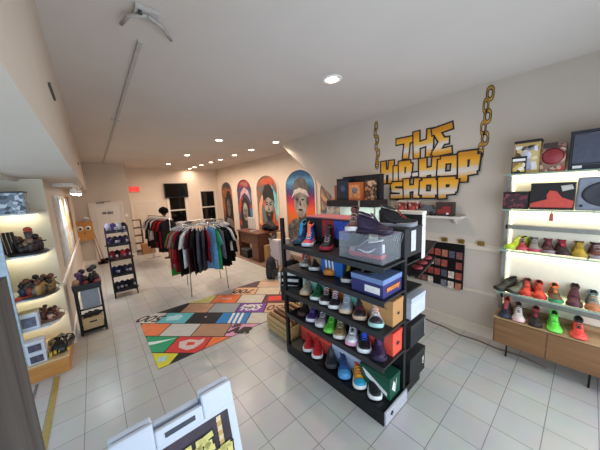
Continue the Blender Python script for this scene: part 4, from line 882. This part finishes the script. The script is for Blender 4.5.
# ================================================================== COUNTER AREA
DW = wood('#6a3f2c', '#4f2c1e', 'y', .4, .5)
t = thing('reception_desk', 'dark brown wooden desk in front of the murals', 'desk', (9.6, 11.6, .04))
MB().box(-.75, .75, -2.4, 2.1, 2.75, 2.9, .02).build('desk_top', DW, t); MB().box(-.65, -.55, -2.3, -.9, 0, 2.75).build('front_panel', DW, t)
MB().box(-.65, .65, -2.32, -2.2, 0, 2.75).build('side_panel', DW, t); MB().box(-.65, .65, 1.9, 2.0, 0, 2.75).build('side_panel', DW, t); MB().box(-.5, -.42, -.9, 1.9, 1.6, 2.75).build('modesty_panel', DW, t)
t = thing('computer_monitor', 'pale monitor seen from behind on the brown desk', 'monitor', (9.5, 11.3, 2.94), R(0))
MB().box(-.08, .02, -.75, .75, .25, 1.45, .03).build('screen_casing', mat('#cfcac4', .5), t); MB().lathe([(.35, 0), (.35, .03), (.05, .06), (.05, .4)], (.08, 0, 0)).build('stand', mat('#b8b4ae', .4), t)
t = thing('storage_bin', 'black bin with grey lid under the brown desk', 'bin', (9.3, 12.4, .04)); MB().box(-.4, .4, -.7, .7, 0, .8, .05).build('tub', mat('#131315', .5), t); MB().box(-.43, .43, -.73, .73, .8, .9, .03).build('lid', mat('#55545a', .5), t)
carton('cardboard_box', 'tan cardboard box between the desk and the white cabinet', 'box', 9.4, 10.1, 8.55, 9.15, .04, 1.75, '#b58a55', '#b58a55')
t = thing('white_cabinet', 'white counter cabinet at the end of the brown desk', 'cabinet', (10.35, 7.75, .04))
MB().box(-.65, .65, -.8, .75, 0, 2.3, .02).build('body', mat('#cfcbd0', .5), t); MB().box(-.7, .7, -.85, .8, 2.3, 2.42, .02).build('top', mat('#e0dcdc', .4), t)
MB().box(-.67, -.65, -.72, .68, .12, 2.2, .01).build('door', mat('#bdb9c2', .5), t); MB().box(-.7, -.67, .5, .56, 1.1, 1.5).build('handle', CHROME, t)
t = thing('cap_pile', 'pile of black caps and bags on the counter under the bearded mural', 'caps', (10.6, 9.9, 2.94))
for i in range(6):
    MB().ball((RNG.uniform(-.3, .5), RNG.uniform(-1.2, 1.1), .25+.12*(i % 2)), .38, (1, 1.1, .7)).build('cap', mat(['#141416', '#1d1d20', '#2c2c30'][i % 3], .8), t, True)
t = thing('side_table', 'low dark side counter holding the black caps below the murals', 'table', (10.9, 9.9, .04)); MB().box(-.55, .6, -1.0, 1.4, 2.78, 2.9, .01).build('top', DW, t)
for sx in (-.5, .5):
    for sy in (-.9, 1.3): MB().box(sx-.05, sx+.05, sy-.05, sy+.05, 0, 2.78).build('leg', DW, t)
carton('cardboard_box', 'small beige box on top of the white cabinet', 'box', 10.1, 10.7, 7.1, 7.75, 2.46, 3.1, '#c0a078', '#c0a078')
t = thing('baseball_cap', 'black curved-brim cap on the white cabinet', 'cap', (10.1, 8.1, 2.46)); MB().ball((0, 0, .02), .3, (1, 1, .8)).build('crown', BLK, t, True); MB().box(-.55, -.2, -.2, .2, .0, .04, .01).build('brim', BLK, t)

# ================================================================== ROUND GARMENT RACK
def shirt_mesh(b, L=2.7, wd=.78, th=.07, seed=0, long=False):
    """cloth hanging in the local x-z plane from z=0 down to -L; y is thickness"""
    q = random.Random(seed); ph = q.uniform(0, 6); rings = []
    prof = [(0.02, .16), (-.08, .3), (-.2, .62), (-.35, .8), (-.6, .82), (-1.2, .8), (-1.8, .84), (-L, .88)]
    N = 10
    for z, k in prof:
        hw = wd*k; amp = .1*min(1, -z/L*1.3); rg = []
        for s_ in range(N): u = -1+2*s_/(N-1); rg.append((u*hw, th*(1-u*u*.7)+amp*math.sin(u*5+ph)*.8, z+.03*math.sin(u*7+ph)*(1 if z < -1.9 else 0)))
        for s_ in range(N): u = 1-2*s_/(N-1); rg.append((u*hw, -th*(1-u*u*.7)+amp*math.sin(u*5+ph)*.8, z+.03*math.sin(u*7+ph)*(1 if z < -1.9 else 0)))
        rings.append(rg)
    b.skin(rings)
    for sd in (-1, 1):
        ln = 1.9 if long else .85; rg = []
        for k in range(4):
            u = k/3; cx = sd*(wd*.62+u*.33*(1 if not long else .7)); cz = -.28-u*ln; r_ = .2-.03*u
            rg.append([(cx+r_*1.0*math.cos(a)*.9, th*1.35*math.sin(a)+.02*math.sin(ph+k), cz+r_*.3*math.cos(a)*-sd) for a in [2*math.pi*i/8 for i in range(8)]])
        b.skin(rg)
    return b
rg = thing('garment_rack', 'round chrome clothes rack carrying T-shirts in the middle of the back area', 'clothes rack', (2.95, 7.0, 0))
RR = 1.55
MB().tube([(RR*math.cos(2*math.pi*i/32), RR*math.sin(2*math.pi*i/32), 5.0) for i in range(32)], .045, 8, True).build('top_rail', CHROME, rg, True)
for i in range(4):
    a = R(35+90*i); MB().tube([(1.15*RR*math.cos(a), 1.15*RR*math.sin(a), 0), (RR*math.cos(a), RR*math.sin(a), 5.0)], .04, 8).build('leg', CHROME, rg)
MB().tube([(RR*math.cos(R(35)), RR*math.sin(R(35)), 4.9), (0, 0, 4.9), (-RR*math.cos(R(35)), -RR*math.sin(R(35)), 4.9)], .03, 6).tube([(RR*math.cos(R(125)), RR*math.sin(R(125)), 4.9), (0, 0, 4.9), (-RR*math.cos(R(125)), -RR*math.sin(R(125)), 4.9)], .03, 6).build('cross_bar', CHROME, rg)
# garments by angle, going round the rack as seen from the camera (left to right)
cl = [('dark green', '#1f3a2c', 2.4), ('black', '#151517', 2.5), ('red', '#a01c26', 2.3), ('brick red', '#981a24', 2.4), ('charcoal black', '#1c1c1f', 2.5), ('bright green', '#2c8a3a', 3.3), ('crimson', '#9c1824', 2.7), ('grey beige', '#8a7c74', 2.6), ('dark red', '#8c1722', 2.9), ('black long', '#131315', 3.1), ('white', '#d8d8d6', 2.5), ('maroon', '#431620', 2.9), ('coal black', '#18181a', 3.0),
      ('slate grey', '#4c4c56', 2.9), ('grey purple', '#403c46', 2.8), ('wine red', '#7c1a2c', 2.3), ('light blue', '#6fa6d8', 2.9), ('green', '#2f8a50', 2.95), ('mid grey', '#5c6064', 2.1), ('jet black', '#101012', 2.9), ('black cotton', '#131316', 2.9), ('white trimmed', '#c9c9c8', 1.9), ('black jersey', '#121214', 2.8), ('soft black', '#151518', 2.6), ('deep black', '#0e0e10', 2.6), ('midnight black', '#131317', 2.5), ('ink black', '#111114', 2.5), ('faded black', '#18181b', 2.4), ('plain black', '#121214', 2.4)]
cang = math.degrees(math.atan2(-11.3-7.0, -2.93-2.95))   # direction of the camera from the rack
n = len(cl)
for i, (nm, col, L) in enumerate(cl):
    a = R(cang-125+250*i/(n-1)); 
    x, y = 2.95+RR*math.cos(a), 7.0+RR*math.sin(a)
    rz = a if nm != 'light blue' else a+R(38)
    o = shirt_mesh(MB(), L, .84, .075, i, long=(i % 5 == 3)).build('t_shirt', mat(col, .85, 0, .18, 14, .2), None, True, (x, y, 4.72)); o.rotation_euler = (0, 0, rz)
    side = 'left side' if i < 9 else 'front' if i < 16 else 'right side'
    tag(o, nm+' shirt hanging on the %s of the round clothes rack' % side, 'shirt', 'shirts on the round clothes rack')
    h = thing('clothes_hanger', 'white plastic hanger on the round clothes rack', 'hanger', (x, y, 4.72), rz, 'hangers on the round clothes rack')
    MB().tube([(-.45, 0, -.05), (0, 0, .14), (.45, 0, -.05)], .03, 6).build('shoulder_bar', mat('#cfcfd0', .4), h)
    MB().tube([(0, 0, .14), (0, 0, .24), (.05, 0, .3), (0, 0, .36), (-.05, 0, .3)], .015, 5).build('hook', CHROME, h)
# second rack toward the back door
rg2 = thing('garment_rack', 'straight clothes rack with red, black and white clothes near the back door', 'clothes rack', (2.15, 18.0, 0), R(-79.6))
MB().tube([(-2.7, 0, 4.95), (2.7, 0, 4.95)], .045, 8).build('top_rail', CHROME, rg2)
for sx in (-2.65, 2.65): MB().tube([(sx, 0, 0.05), (sx, 0, 4.95)], .04, 8).build('upright', CHROME, rg2); MB().tube([(sx, -.7, .05), (sx, .7, .05)], .04, 8).build('foot', CHROME, rg2)
cl2 = [('white', '#c9c5c0', 2.3), ('black', '#1a191b', 3.1), ('light grey', '#b5b1ac', 2.4), ('black denim', '#201f22', 3.2), ('white printed', '#cfcac4', 2.2), ('dark brown', '#2c201e', 2.6), ('dark crimson', '#8c161e', 3.0), ('black jersey', '#161517', 3.4), ('red', '#a81820', 2.9), ('black cotton', '#1b1a1c', 3.3), ('charcoal', '#1d1c1f', 2.9)]
for i, (nm, col, L) in enumerate(cl2):
    u = 2.1-4.2*i/(len(cl2)-1); ca, sa = math.cos(R(-79.6)), math.sin(R(-79.6)); u = -u
    x, y = 2.15+u*ca*1.15, 18+u*sa*1.15
    o = shirt_mesh(MB(), L, .8, .075, 40+i, long=(i % 3 == 1)).build('shirt', mat(col, .85, 0, .18, 14, .2), None, True, (x, y, 4.68)); o.rotation_euler = (0, 0, R(10))
    tag(o, nm+' garment hanging on the straight rack near the back door', 'garment', 'garments on the straight rack')
    h = thing('clothes_hanger', 'white plastic hanger on the straight clothes rack near the back door', 'hanger', (x, y, 4.68), R(10), 'hangers on the straight clothes rack')
    MB().tube([(-.45, 0, -.05), (0, 0, .14), (.45, 0, -.05)], .03, 6).build('shoulder_bar', mat('#cfcfd0', .4), h); MB().tube([(0, 0, .14), (0, 0, .27)], .015, 5).build('hook', CHROME, h)
# things near the back door and back wall
carton('cardboard_box', 'brown cardboard box on the floor beside the back door', 'box', 1.0, 2.4, 23.6, 24.8, 0, 1.25, '#a8794c', '#a8794c')
t = thing('brown_shelf_unit', 'narrow brown shelf unit against the column beside the back door', 'shelf unit', (.95, 25.9, 0))
BRW = wood('#5c4030', '#432c20', 'z', .5, .5)
for sx in (-.5, .5): MB().box(sx-.05, sx+.05, -.4, .4, 0, 4.2).build('side_panel', BRW, t)
for z in (.1, 1.1, 2.1, 3.1, 4.1): MB().box(-.45, .45, -.4, .4, z, z+.1).build('shelf', BRW, t)
t = thing('display_table', 'low black table with folded clothes below the dark back windows', 'table', (6.4, 21.5, 0))
MB().box(-2.6, 2.6, -.8, .8, 3.2, 3.35, .02).build('top', BLK, t)
for sx in (-2.4, 2.4):
    for sy in (-.7, .7): MB().box(sx-.06, sx+.06, sy-.06, sy+.06, 0, 3.2).build('leg', BLK, t)
for i in range(6):
    x = 4.3+.85*i; b = MB()
    for k in range(3): b.box(x-.36, x+.36, 21.2, 21.95, 3.35+.13*k, 3.47+.13*k, .04)
    o = b.build('folded_clothes', mat(['#8a7a6a', '#c9c2b8', '#3a3436', '#cbb9a0', '#d6d2cc', '#6a4a34'][i], .85)); tag(o, ['taupe', 'pale grey', 'dark', 'beige', 'off-white', 'brown'][i]+' stack of folded clothes on the low black table under the windows', 'clothes', 'folded clothes on the back table')
t = thing('mannequin_head', 'black mannequin head with curly black hair above the back clothes rack', 'mannequin head', (3.0, 19.4, 0))
MB().tube([(0, 0, 0), (0, 0, 4.8)], .05, 8).build('stand', BLKM, t); MB().lathe([(.5, 0), (.5, .05), (.06, .08)]).build('foot', BLKM, t)
MB().ball((0, 0, 5.2), .3, (1, 1.1, 1.2)).tube([(0, 0, 4.7), (0, 0, 5.0)], .15, 10).build('head', mat('#2a2422', .6), t, True)
b = MB(); b.ball((0, 0, 5.36), .42, (1, 1.05, .95))
for i in range(30):
    a = 2.4*i; zz = 1-1.5*i/30; rr = math.sqrt(max(0, 1-zz*zz)); b.ball((.4*rr*math.cos(a), .4*rr*math.sin(a), 5.36+.38*zz), .12, n=7)
b.build('curly_hair', mat('#0f0e0f', .9), t, True)

# ================================================================== LEFT SIDE
# bay display unit: shelves, panel, cabinet
t = thing('bay_display_unit', 'pale metal end panel with white shelves in the left window bay', 'display unit', (-5.7, 3.4, 0))
MB().box(-1.2, .03, -.85, -.78, 0, 6.5, .01).build('end_panel', mat('#a9bac4', .4, .2), t)
for z in (6.6, 4.95, 3.2, 1.95):
    MB().prism([(-1.3, -.7), (.75, -.7), (1.05, -.3), (1.15, .95), (-1.3, .95)], z-.07, z, 'z').build('shelf', mat('#c9d2d4', .35), t)
    MB().box(-.2, .9, .86, .94, z-.13, z-.08).build('led_strip', mat('#fff0cc', .5, 0, 0, emit=2), t)
    area('shelf_led', (.2, .7, z-.15), (R(20), 0, 0), 1.4, .12, .9, (1, .88, .62), t)
MB().box(-.42, -.36, .8, .98, 0, 6.5).build('wall_rail', mat('#d9c98c', .4), t)
t = thing('bay_low_cabinet', 'orange-brown low wooden cabinet at floor level in the left window bay', 'cabinet', (-5.6, 3.25, 0))
OR = wood('#c98a48', '#b87a3c', 'x', .4, .5)
MB().box(-1.1, 1.1, -1.12, 1.14, 0, .62, .015).build('body', OR, t); MB().box(-1.12, 1.13, -1.15, 1.15, .62, .69, .01).build('top', wood('#d6b98c', '#c9a878', 'x', .4, .5), t)
# patterned record crate on top shelf
t = thing('patterned_box', 'silver box with a zigzag pattern on the top shelf of the left bay', 'box', (-5.45, 3.2, 6.6))
MB().box(-.75, .52, -.4, .4, 0, .78, .01).build('box_body', speckle('zigzag', '#8e9aa6', ['#4a525c', '#c9d2da', '#6a7480'], 26, .3), t); MB().box(-.77, .54, -.42, .42, .78, .84, .01).build('lid', mat('#3c4248', .5), t)
# dioramas on bay shelves
def diorama(label, x, y, z, cols, seed, n=9, base='#242220', s=1):
    t = thing('figure_diorama', label, 'figurine set', (x, y, z)); q = random.Random(seed)
    MB().lathe([(.55*s, 0), (.6*s, .05), (.55*s, .1), (.001, .1)], n=20).build('base', mat(base, .5), t)
    for i in range(n):
        a = 2*math.pi*i/n; r_ = .38*s*q.uniform(.5, 1.1); fx, fy = r_*math.cos(a), r_*math.sin(a); hh = q.uniform(.35, .75)*s; c = q.choice(cols)
        f = MB().lathe([(.09*s, .1), (.12*s, .1+hh*.45), (.08*s, .1+hh*.6), (.05*s, .1+hh*.65)], (fx, fy, 0), 8).tube([(fx-.12*s, fy, .1+hh*.35), (fx, fy, .1+hh*.6), (fx+.2*s, fy-.08*s, .1+hh*q.uniform(.2, .8))], .03*s, 5).build('figure', mat(c, .5), t, True)
        MB().ball((fx, fy, .1+hh*.8), .1*s, n=8).build('head', mat(q.choice(['#8a6a50', '#2a2020', '#6a3826', '#3a2c26']), .5), f, True)
    return t
d = diorama('dark figurine set with a red-haired figure on the second shelf of the left bay', -5.15, 3.2, 4.95, ['#241f1e', '#2c2624', '#181616', '#3a2e2a'], 1, 16, '#1f1d1c', 1.0)
b = MB()
for i in range(4): b.tube([(-.55+.1*i, -.3+.05*i, .1), (-.62+.1*i, -.3+.05*i, .95)], .05, 6)
b.build('columns', mat('#26262a', .5), d); MB().ball((.12, -.2, .98), .13, (1, 1, .9)).build('red_hair', mat('#a83a24', .6), d, True); MB().lathe([(.13, .3), (.1, .7), (.13, .9)], (.12, -.2, 0)).build('figure', mat('#4a3c38', .5), d, True)
diorama('mixed tan and black figurine set on the third shelf of the left bay', -5.1, 3.15, 3.2, ['#8a6a3c', '#2a2624', '#6a6258', '#7a3324', '#4a4640', '#2c3f5a', '#a07c48'], 2, 18, '#3a332c', 1.05)
o = MB().box(-5.75, -5.2, 2.72, 2.95, 3.2, 3.32, .03).build('toy_car', mat('#c4402c', .4)); tag(o, 'small red toy at the front edge of the third shelf in the left bay', 'toy')
carton('boxed_figure', 'white box with a grey picture on the fourth shelf of the left bay', 'toy box', -5.75, -5.2, 2.75, 3.2, 1.95, 2.65, '#ccd2da', '#c2b48a', lambda t, a, b_, h: mark(t, 'picture', mat('#5c6470', .5, 0, .4, 20), [(-.2, .1), (.2, .1), (.2, .5), (-.2, .5)], 'N', a, b_), lidh=.05)
diorama('bronze and pink figurine set on the fourth shelf of the left bay', -4.98, 3.5, 1.95, ['#a86a54', '#8a5a48', '#c9a08c', '#5a3a30'], 3, 9, '#6a4a3c', .8)
for k in range(2):
    carton('boxed_figure', ['lower white boxed figure of the stack on the orange-brown cabinet', 'upper white boxed figure of the stack on the orange-brown cabinet'][k], 'toy box', -5.65, -5.1, 2.25, 2.7, .69+.46*k, 1.14+.46*k, '#c9ccd2', '#dcdce0', lambda t, a, b_, h: mark(t, 'picture', mat('#4a4452', .5, 0, .5, 20), [(-.18, .06), (.18, .06), (.18, .34), (-.18, .34)], 'N', a, b_), lidh=.04)
t = thing('bagged_toys', 'glossy black bag with yellow details lying on the orange-brown cabinet', 'bag', (-4.75, 3.1, .69))
b = MB(); q = random.Random(9)
rings = [[((.42*k)*math.cos(a)*(1+.15*math.sin(3*a)), (.75*k)*math.sin(a)*(1+.1*math.sin(4*a)), z+.05*math.sin(5*a)*(z > .1)) for a in [2*math.pi*i/20 for i in range(20)]] for k, z in ((.8, 0), (1, .12), (.92, .3), (.6, .42), (.1, .45))]
b.skin(rings); b.build('body', mat('#1d1c1a', .2, 0, .4, 14, .8), t, True)
for i in range(5): MB().box(-.3+.13*i, -.22+.13*i, -.78+.03*i, -.6, .05+.05*(i % 2), .18+.05*(i % 2), .01).build('yellow_detail', mat('#c9a832', .4), t)
# dark woodgrain cabinet near the camera
t = thing('dark_cabinet', 'tall dark grey woodgrain cabinet edge at the lower left corner', 'cabinet', (-4.3, -10.6, 0))
GW = wood('#55524e', '#3a3835', 'z', .55, 1.0)
MB().box(-.9, -.82, -1.8, 1.7, 0, 6.45).box(.8, .88, -1.8, 1.65, 0, 6.52).build('side_panel', GW, t); MB().box(-.82, .88, 1.65, 1.73, 0, 6.52).build('end_panel', GW, t); MB().box(-.82, .8, -1.8, -1.72, 0, 6.45).build('end_panel', GW, t)
MB().box(-.82, .8, -1.72, 1.65, 5.2, 5.26).build('inner_shelf', mat('#0f0f10', .8), t)
MB().ball((.9, 1.35, 3.9), .05).build('knob', BLK, t)
# posters on the left wall
pc = [('white poster in a gold frame', '#dedcd6', '#d8b44a', 12.4), ('yellow poster', '#e6cf8a', '#e8e4dc', 10.9), ('pale blue poster', '#b9c6d0', '#d0d4d6', 9.2), ('cream poster in an orange-brown frame', '#d8cfc6', '#b87a4a', 14.2), ('brown wooden framed poster', '#b8864e', '#3a2c24', 16.2), ('pale grey poster', '#b4b8bc', '#c9c2b4', 7.4)]
for i, (nm, c1, c2, y) in enumerate(pc):
    p = thing('wall_poster', nm+' hanging on the left wall beyond the window bay', 'poster', (-4.5, y, 5.4), 0, 'posters on the left wall')
    MB().box(0, .08, -.75, .75, -1.9, 1.9, .01).build('frame', mat(c2, .5), p); MB().box(.08, .09, -.64, .64, -1.78, 1.78).build('print', mat(c1, .5, 0, .25, 5), p); MB().box(.09, .095, -.5, .5, -.6, .7).build('picture', mat(c2, .5, 0, .5, 9), p)
# canvas with the cartoon eyes + broom
t = thing('painted_canvas', 'tan square canvas painted with two big round eyes hanging at the far left', 'painting', (-3.95, 22.6, 3.8))
MB().box(-.72, .72, -.06, .06, -1.02, 1.02, .02).build('canvas', mat('#c98f4a', .6), t)
for sx in (-.32, .3):
    MB().lathe([(.001, -.09), (.26, -.09), (.26, -.06), (.001, -.06)], (sx, 0, .25), 16, 'y').build('eye', mat('#e8dcc8', .5), t); MB().lathe([(.001, -.11), (.12, -.11), (.12, -.09), (.001, -.09)], (sx+.03, 0, .22), 12, 'y').build('pupil', BLK, t)
MB().prism([(-.1, -.2), (.1, -.2), (0, -.38)], -.09, -.06, 'y').build('nose', mat('#6a4424', .5), t)
MB().box(-.03, .03, -.03, .8, .9, 1.0).build('hanging_bracket', mat('#8a6a44', .5), t)
t = thing('baseball_cap', 'small white and dark cap above the canvas at the far left', 'cap', (-3.75, 22.6, 4.84)); MB().ball((0, 0, .15), .32, (1, 1, .8)).build('crown', mat('#c9c9cc', .7), t, True); MB().box(-.2, .3, -.6, -.2, .1, .14, .01).build('brim', mat('#2a2a30', .6), t)
for i, x in enumerate((-3.3, -3.05)):
    p = thing('broom', ['broom with wooden handle leaning left of the other near the panelled door', 'broom with wooden handle leaning closest to the panelled door'][i], 'broom', (x+.3, 22.4, 0))
    MB().tube([(0, 0, .3), (-.55, .9, 4.2-.4*i)], .035, 8).build('handle', mat('#8a6248', .5), p); MB().box(-.3, .3, -.12, .12, 0, .32, .03).build('brush_head', mat('#3a2a26', .8), p)
# lower-ceiling spotlights
for i, (x, y) in enumerate(((-3.75, 9.6), (-3.6, 12.6))):
    t = thing('spotlight', ['nearer', 'farther'][i]+' bright white spotlight under the dropped ceiling on the left', 'spotlight', (x, y, 8.0))
    MB().box(-.15, .15, -.2, .2, -.08, 0, .01).build('canopy', WHT, t); MB().tube([(0, 0, -.08), (0, 0, -.25)], .03, 6).build('stem', WHT, t)
    MB().lathe([(.1, -.25), (.16, -.3), (.2, -.58), (.16, -.58), (.12, -.35)], n=16).build('shade', WHT, t, True)
    MB().ball((0, 0, -.52), .16).build('bulb', mat('#e8f2ff', .5, 0, 0, emit=30), t)
    l = area('lamp', (0, 0, -.72), (0, 0, 0), .3, .3, 9, (.85, .93, 1), t, 'DISK', 150)
t = thing('ceiling_box', 'white rectangular fixture under the dropped ceiling next to the spotlights', 'fixture', (-4.1, 8.4, 7.82)); MB().box(-.4, .5, -.5, .9, 0, .18, .02).build('housing', mat('#dedcd8', .5), t)
MB().box(-.3, .4, -.4, .8, -.01, 0).build('panel', mat('#cfcdc8', .5), t)
struct(MB().box(-5.3, -5.18, -13, 4.3, 7.9, 8.0).build('trim_8', mat('#cfcac0', .6)))

# black stand with collectibles
t = thing('display_stand', 'black metal-framed stand with tray top and lower crate left of the ladder shelf', 'stand', (-3.7, 5.55, 0))
for sx in (-.5, .5):
    for sy in (-.42, .42): MB().box(sx-.045, sx+.045, sy-.045, sy+.045, 0, 2.5).build('leg', BLKM, t)
MB().box(-.56, .56, -.5, .5, 2.4, 2.5).box(-.56, .56, -.52, -.46, 2.5, 2.72).box(-.56, .56, .46, .52, 2.5, 2.72).box(-.58, -.52, -.5, .5, 2.5, 2.72).box(.52, .58, -.5, .5, 2.5, 2.72).build('tray_top', BLK, t)
for y0, z0 in ((-.46, 1.05), (.38, 1.05), (-.46, .14)): MB().box(-.5, .5, y0, y0+.08, z0, z0+.08).build('cross_bar', BLKM, t); MB().box(-.5, .5, -.42, .42, .2, .26).build('lower_shelf', BLK, t)
t = thing('wooden_box', 'pale wooden box with a slot handle inside the black stand', 'box', (-3.7, 5.5, .26))
MB().box(-.42, .42, -.36, .3, 0, .62, .01).build('box_body', wood('#cdb48c', '#bb9f74', 'x'), t); MB().box(-.14, .16, -.375, -.36, .34, .42, .01).build('slot_handle', BLK, t)
b = MB(); q = random.Random(4)
for i in range(16): b.ball((-3.98+.04*i, 5.3+.2*(i % 2), .93+.04*(i % 3)), .1, n=7)
o = b.build('small_goods', mat('#241f1d', .7)); tag(o, 'dark heap of small goods on top of the pale wooden box', 'goods'); o['kind'] = 'stuff'
o = MB().box(-4.05, -3.3, 5.93, 5.96, 1.1, 2.3, .01).build('white_board', mat('#aab4bf', .3)); tag(o, 'pale blue-white panel leaning inside the black stand', 'panel')
for i, (x, y, c, hh) in enumerate(((-4.0, 5.5, '#5a3a6a', .85), (-3.75, 5.35, '#8a3a3a', .6), (-3.5, 5.6, '#26222a', 1.05), (-3.3, 5.35, '#b84a4a', .55), (-4.1, 5.25, '#b8906a', .45), (-3.85, 5.8, '#4a2a5a', .95), (-3.35, 5.75, '#2c3a34', 1.15))):
    p = thing('vinyl_figure', ['purple', 'dull red', 'black', 'small red', 'small tan', 'violet', 'dark green'][i]+' figurine on the tray of the black stand', 'figurine', (x, y, 2.5), RNG.uniform(-.5, .5), 'figurines on the black stand')
    MB().lathe([(.1, 0), (.13, hh*.35), (.07, hh*.6)], n=10).tube([(-.14, 0, hh*.3), (0, 0, hh*.55), (.15, -.05, hh*.35)], .035, 6).build('body', mat(c, .5), p, True); MB().ball((0, 0, hh*.78), .15, (1, 1, .95)).build('head', mat('#2a2226' if i % 2 else c, .5), p, True)

# ladder shelf with caps
t = thing('ladder_shelf', 'black wire tiered shelf of caps in front of the panelled door', 'shelf', (-1.87, 10.3, 0))
for sx in (-.66, .66):
    MB().tube([(sx, -.6, 0), (sx, -.35, 1.8), (sx, .1, 3.6), (sx, .35, 4.9)], .045, 8).build('front_rail', BLKM, t); MB().tube([(sx, .55, 0), (sx, .5, 4.9), (sx, .35, 4.95)], .045, 8).build('back_rail', BLKM, t)
tiers = [(.4, -.6), (1.5, -.45), (2.6, -.2), (3.6, .0), (4.55, .15)]
for z, y in tiers: MB().box(-.66, .66, y, .55, z, z+.05).box(-.66, .66, y-.02, y+.02, z+.05, z+.2).build('tier', BLKM, t)
cp = [['#22222a', '#2c2c44', '#17171c', '#33303a'], ['#1c284c', '#17193a', '#22242f', '#2c2c34'], ['#7a1f2a', '#1a1a1e', '#962833', '#5e1822'], ['#37245a', '#221a30', '#2c1c4c', '#3a3444'], ['#8c88a4', '#3a2c54', '#98949c', '#1c1a22']]
cn = [['black', 'indigo', 'jet', 'smoke'], ['blue', 'navy', 'slate', 'graphite'], ['red', 'black', 'bright red', 'dark red'], ['purple', 'plum black', 'violet', 'mauve grey'], ['lilac', 'deep purple', 'white', 'black']]
tn = ['bottom', 'second', 'middle', 'fourth', 'top']
for k, (z, y) in enumerate(tiers):
    for j in range(4):
        p = thing('baseball_cap', cn[k][j]+' cap on the %s tier of the black wire shelf' % tn[k], 'cap', (-1.87-.46+.31*j, 10.3+y+.46+.05*(j % 2), z+.05), RNG.uniform(-.5, .5), 'caps on the black wire shelf'); p.scale = (1.0, 1.25, 1.75)
        MB().skin([[(.24*r_*math.cos(a), .24*r_*math.sin(a), zz) for a in [2*math.pi*i/12 for i in range(12)]] for r_, zz in ((1, .0), (1.02, .1), (.9, .22), (.6, .32), (.1, .37))]).build('crown', mat(cp[k][j], .8), p, True)
        MB().prism([(-.18, -.15), (.18, -.15), (.19, -.32), (.1, -.45), (-.1, -.45), (-.19, -.32)], .02, .05, 'z').build('brim', mat(cp[k][(j+1) % 4], .8), p)
        MB().box(-.07, .07, -.27, -.2, .1, .2, .01).build('front_emblem', mat(['#8a8a90', '#c9c9cc'][j % 2], .6), p)
MB().tube([(-.66, -.3, 3.7), (-.62, -.28, 4.0), (-.4, -.26, 4.2), (.4, -.26, 4.2), (.62, -.28, 4.0), (.66, -.3, 3.7)], .035, 6).build('top_hoop', BLKM, t)
for z, y in tiers:
    for q in range(3): MB().tube([(-.66, y-.03, z+.12+.1*q), (.66, y-.03, z+.12+.1*q)], .012, 5).build('wire', BLKM, t)

# ================================================================== SANDWICH BOARD IN THE FOREGROUND
t = thing('sandwich_board', 'white plastic A-frame sign with a dark poster in the foreground', 'sign', (-2.27, -6.95, 0))
PL = mat('#cfd6e2', .35, 0, .02)
tilt = Matrix.Rotation(R(-14), 4, 'X')
def brd(sgn):
    M = Matrix.Translation((0, sgn*.06, 3.35)) @ Matrix.Rotation(R(sgn*13), 4, 'X')
    b = MB()
    b.box(-.95, .95, -.05, .05, -3.4, -.38, .02, M)
    b.box(-.95, -.38, -.05, .05, -.4, .02, .03, M).box(.38, .95, -.05, .05, -.4, .02, .03, M).box(-.38, .38, -.05, .05, -.4, -.13, .03, M)
    return b, M
for sgn in (-1, 1):
    b, M = brd(sgn); o = b.build('board', PL, t)
    if sgn < 0:
        MB().box(-.24, .24, -.062, -.048, -.3, -.22, .004, M).build('handle_slot', mat('#3c414c', .6), o)
        MB().box(-.78, .8, -.062, -.05, -3.2, -.44, .004, M).build('poster', paint_mat('poster_bg', ['#151215', '#2a2229', '#4c3c4a'], 4, .6), o)
        LM = M @ Matrix.Translation((0, -.07, 0))
        def pbox(name, pts, m):
            b = MB(); a0 = [M @ Vector((x, -.064, z)) for x, z in pts]; a1 = [M @ Vector((x, -.07, z)) for x, z in pts]; b.skin([a0, a1]); b.build(name, m, o)
        YL = mat('#d9cf7a', .5, 0, .1); WY = mat('#e8e6d8', .5)
        def pl(ch, x0, x1, z0, z1, th):
            for nm_, m_, e, yy in (('logo_outline', INK, .03, -.066), ('logo_letter', YL, 0, -.072)):
                b = MB()
                for (a0, b0), (a1, b1) in LET[ch]:
                    p0 = Vector((x0+th+(x1-x0-2*th)*a0, z0+th+(z1-z0-2*th)*b0)); p1 = Vector((x0+th+(x1-x0-2*th)*a1, z0+th+(z1-z0-2*th)*b1)); d = (p1-p0).normalized(); n_ = Vector((-d.y, d.x))*(th+e); ee = d*(th*.8+e)
                    Q = [p0-ee+n_, p1+ee+n_, p1+ee-n_, p0-ee-n_]; b.skin([[M @ Vector((v.x, yy, v.y)) for v in Q], [M @ Vector((v.x, yy-.004, v.y)) for v in Q]])
                b.build(nm_, m_, o)
        for ch, x0, x1, z0, z1 in (('T', -.3, .02, -1.25, -.98), ('H', 0, .24, -1.27, -.93), ('E3', .22, .45, -1.27, -.95), ('H', -.42, -.2, -1.6, -1.28), ('I', -.2, -.08, -1.6, -1.3), ('P', -.08, .14, -1.62, -1.3), ('H', .14, .36, -1.64, -1.26), ('O', .34, .56, -1.6, -1.3), ('P', .54, .76, -1.62, -1.28), ('S', -.2, .02, -1.95, -1.66), ('H', 0, .22, -1.95, -1.62), ('O', .2, .42, -1.95, -1.66), ('P', .4, .62, -1.95, -1.66)): pl(ch, x0, x1+.03, z0+.3, z1+.3, .05)
        for i in range(7):
            zc = -.5-.085*i; pbox('chain_link_print', [(.56, zc-.05), (.64, zc-.05), (.65, zc+.04), (.57, zc+.04)], mat('#c9a05a', .5) if i % 2 else mat('#e0c89a', .5))
    else: MB().box(-.5, .5, -.03, .03, -.02, .01).build('hinge', mat('#9aa2b0', .5), o)
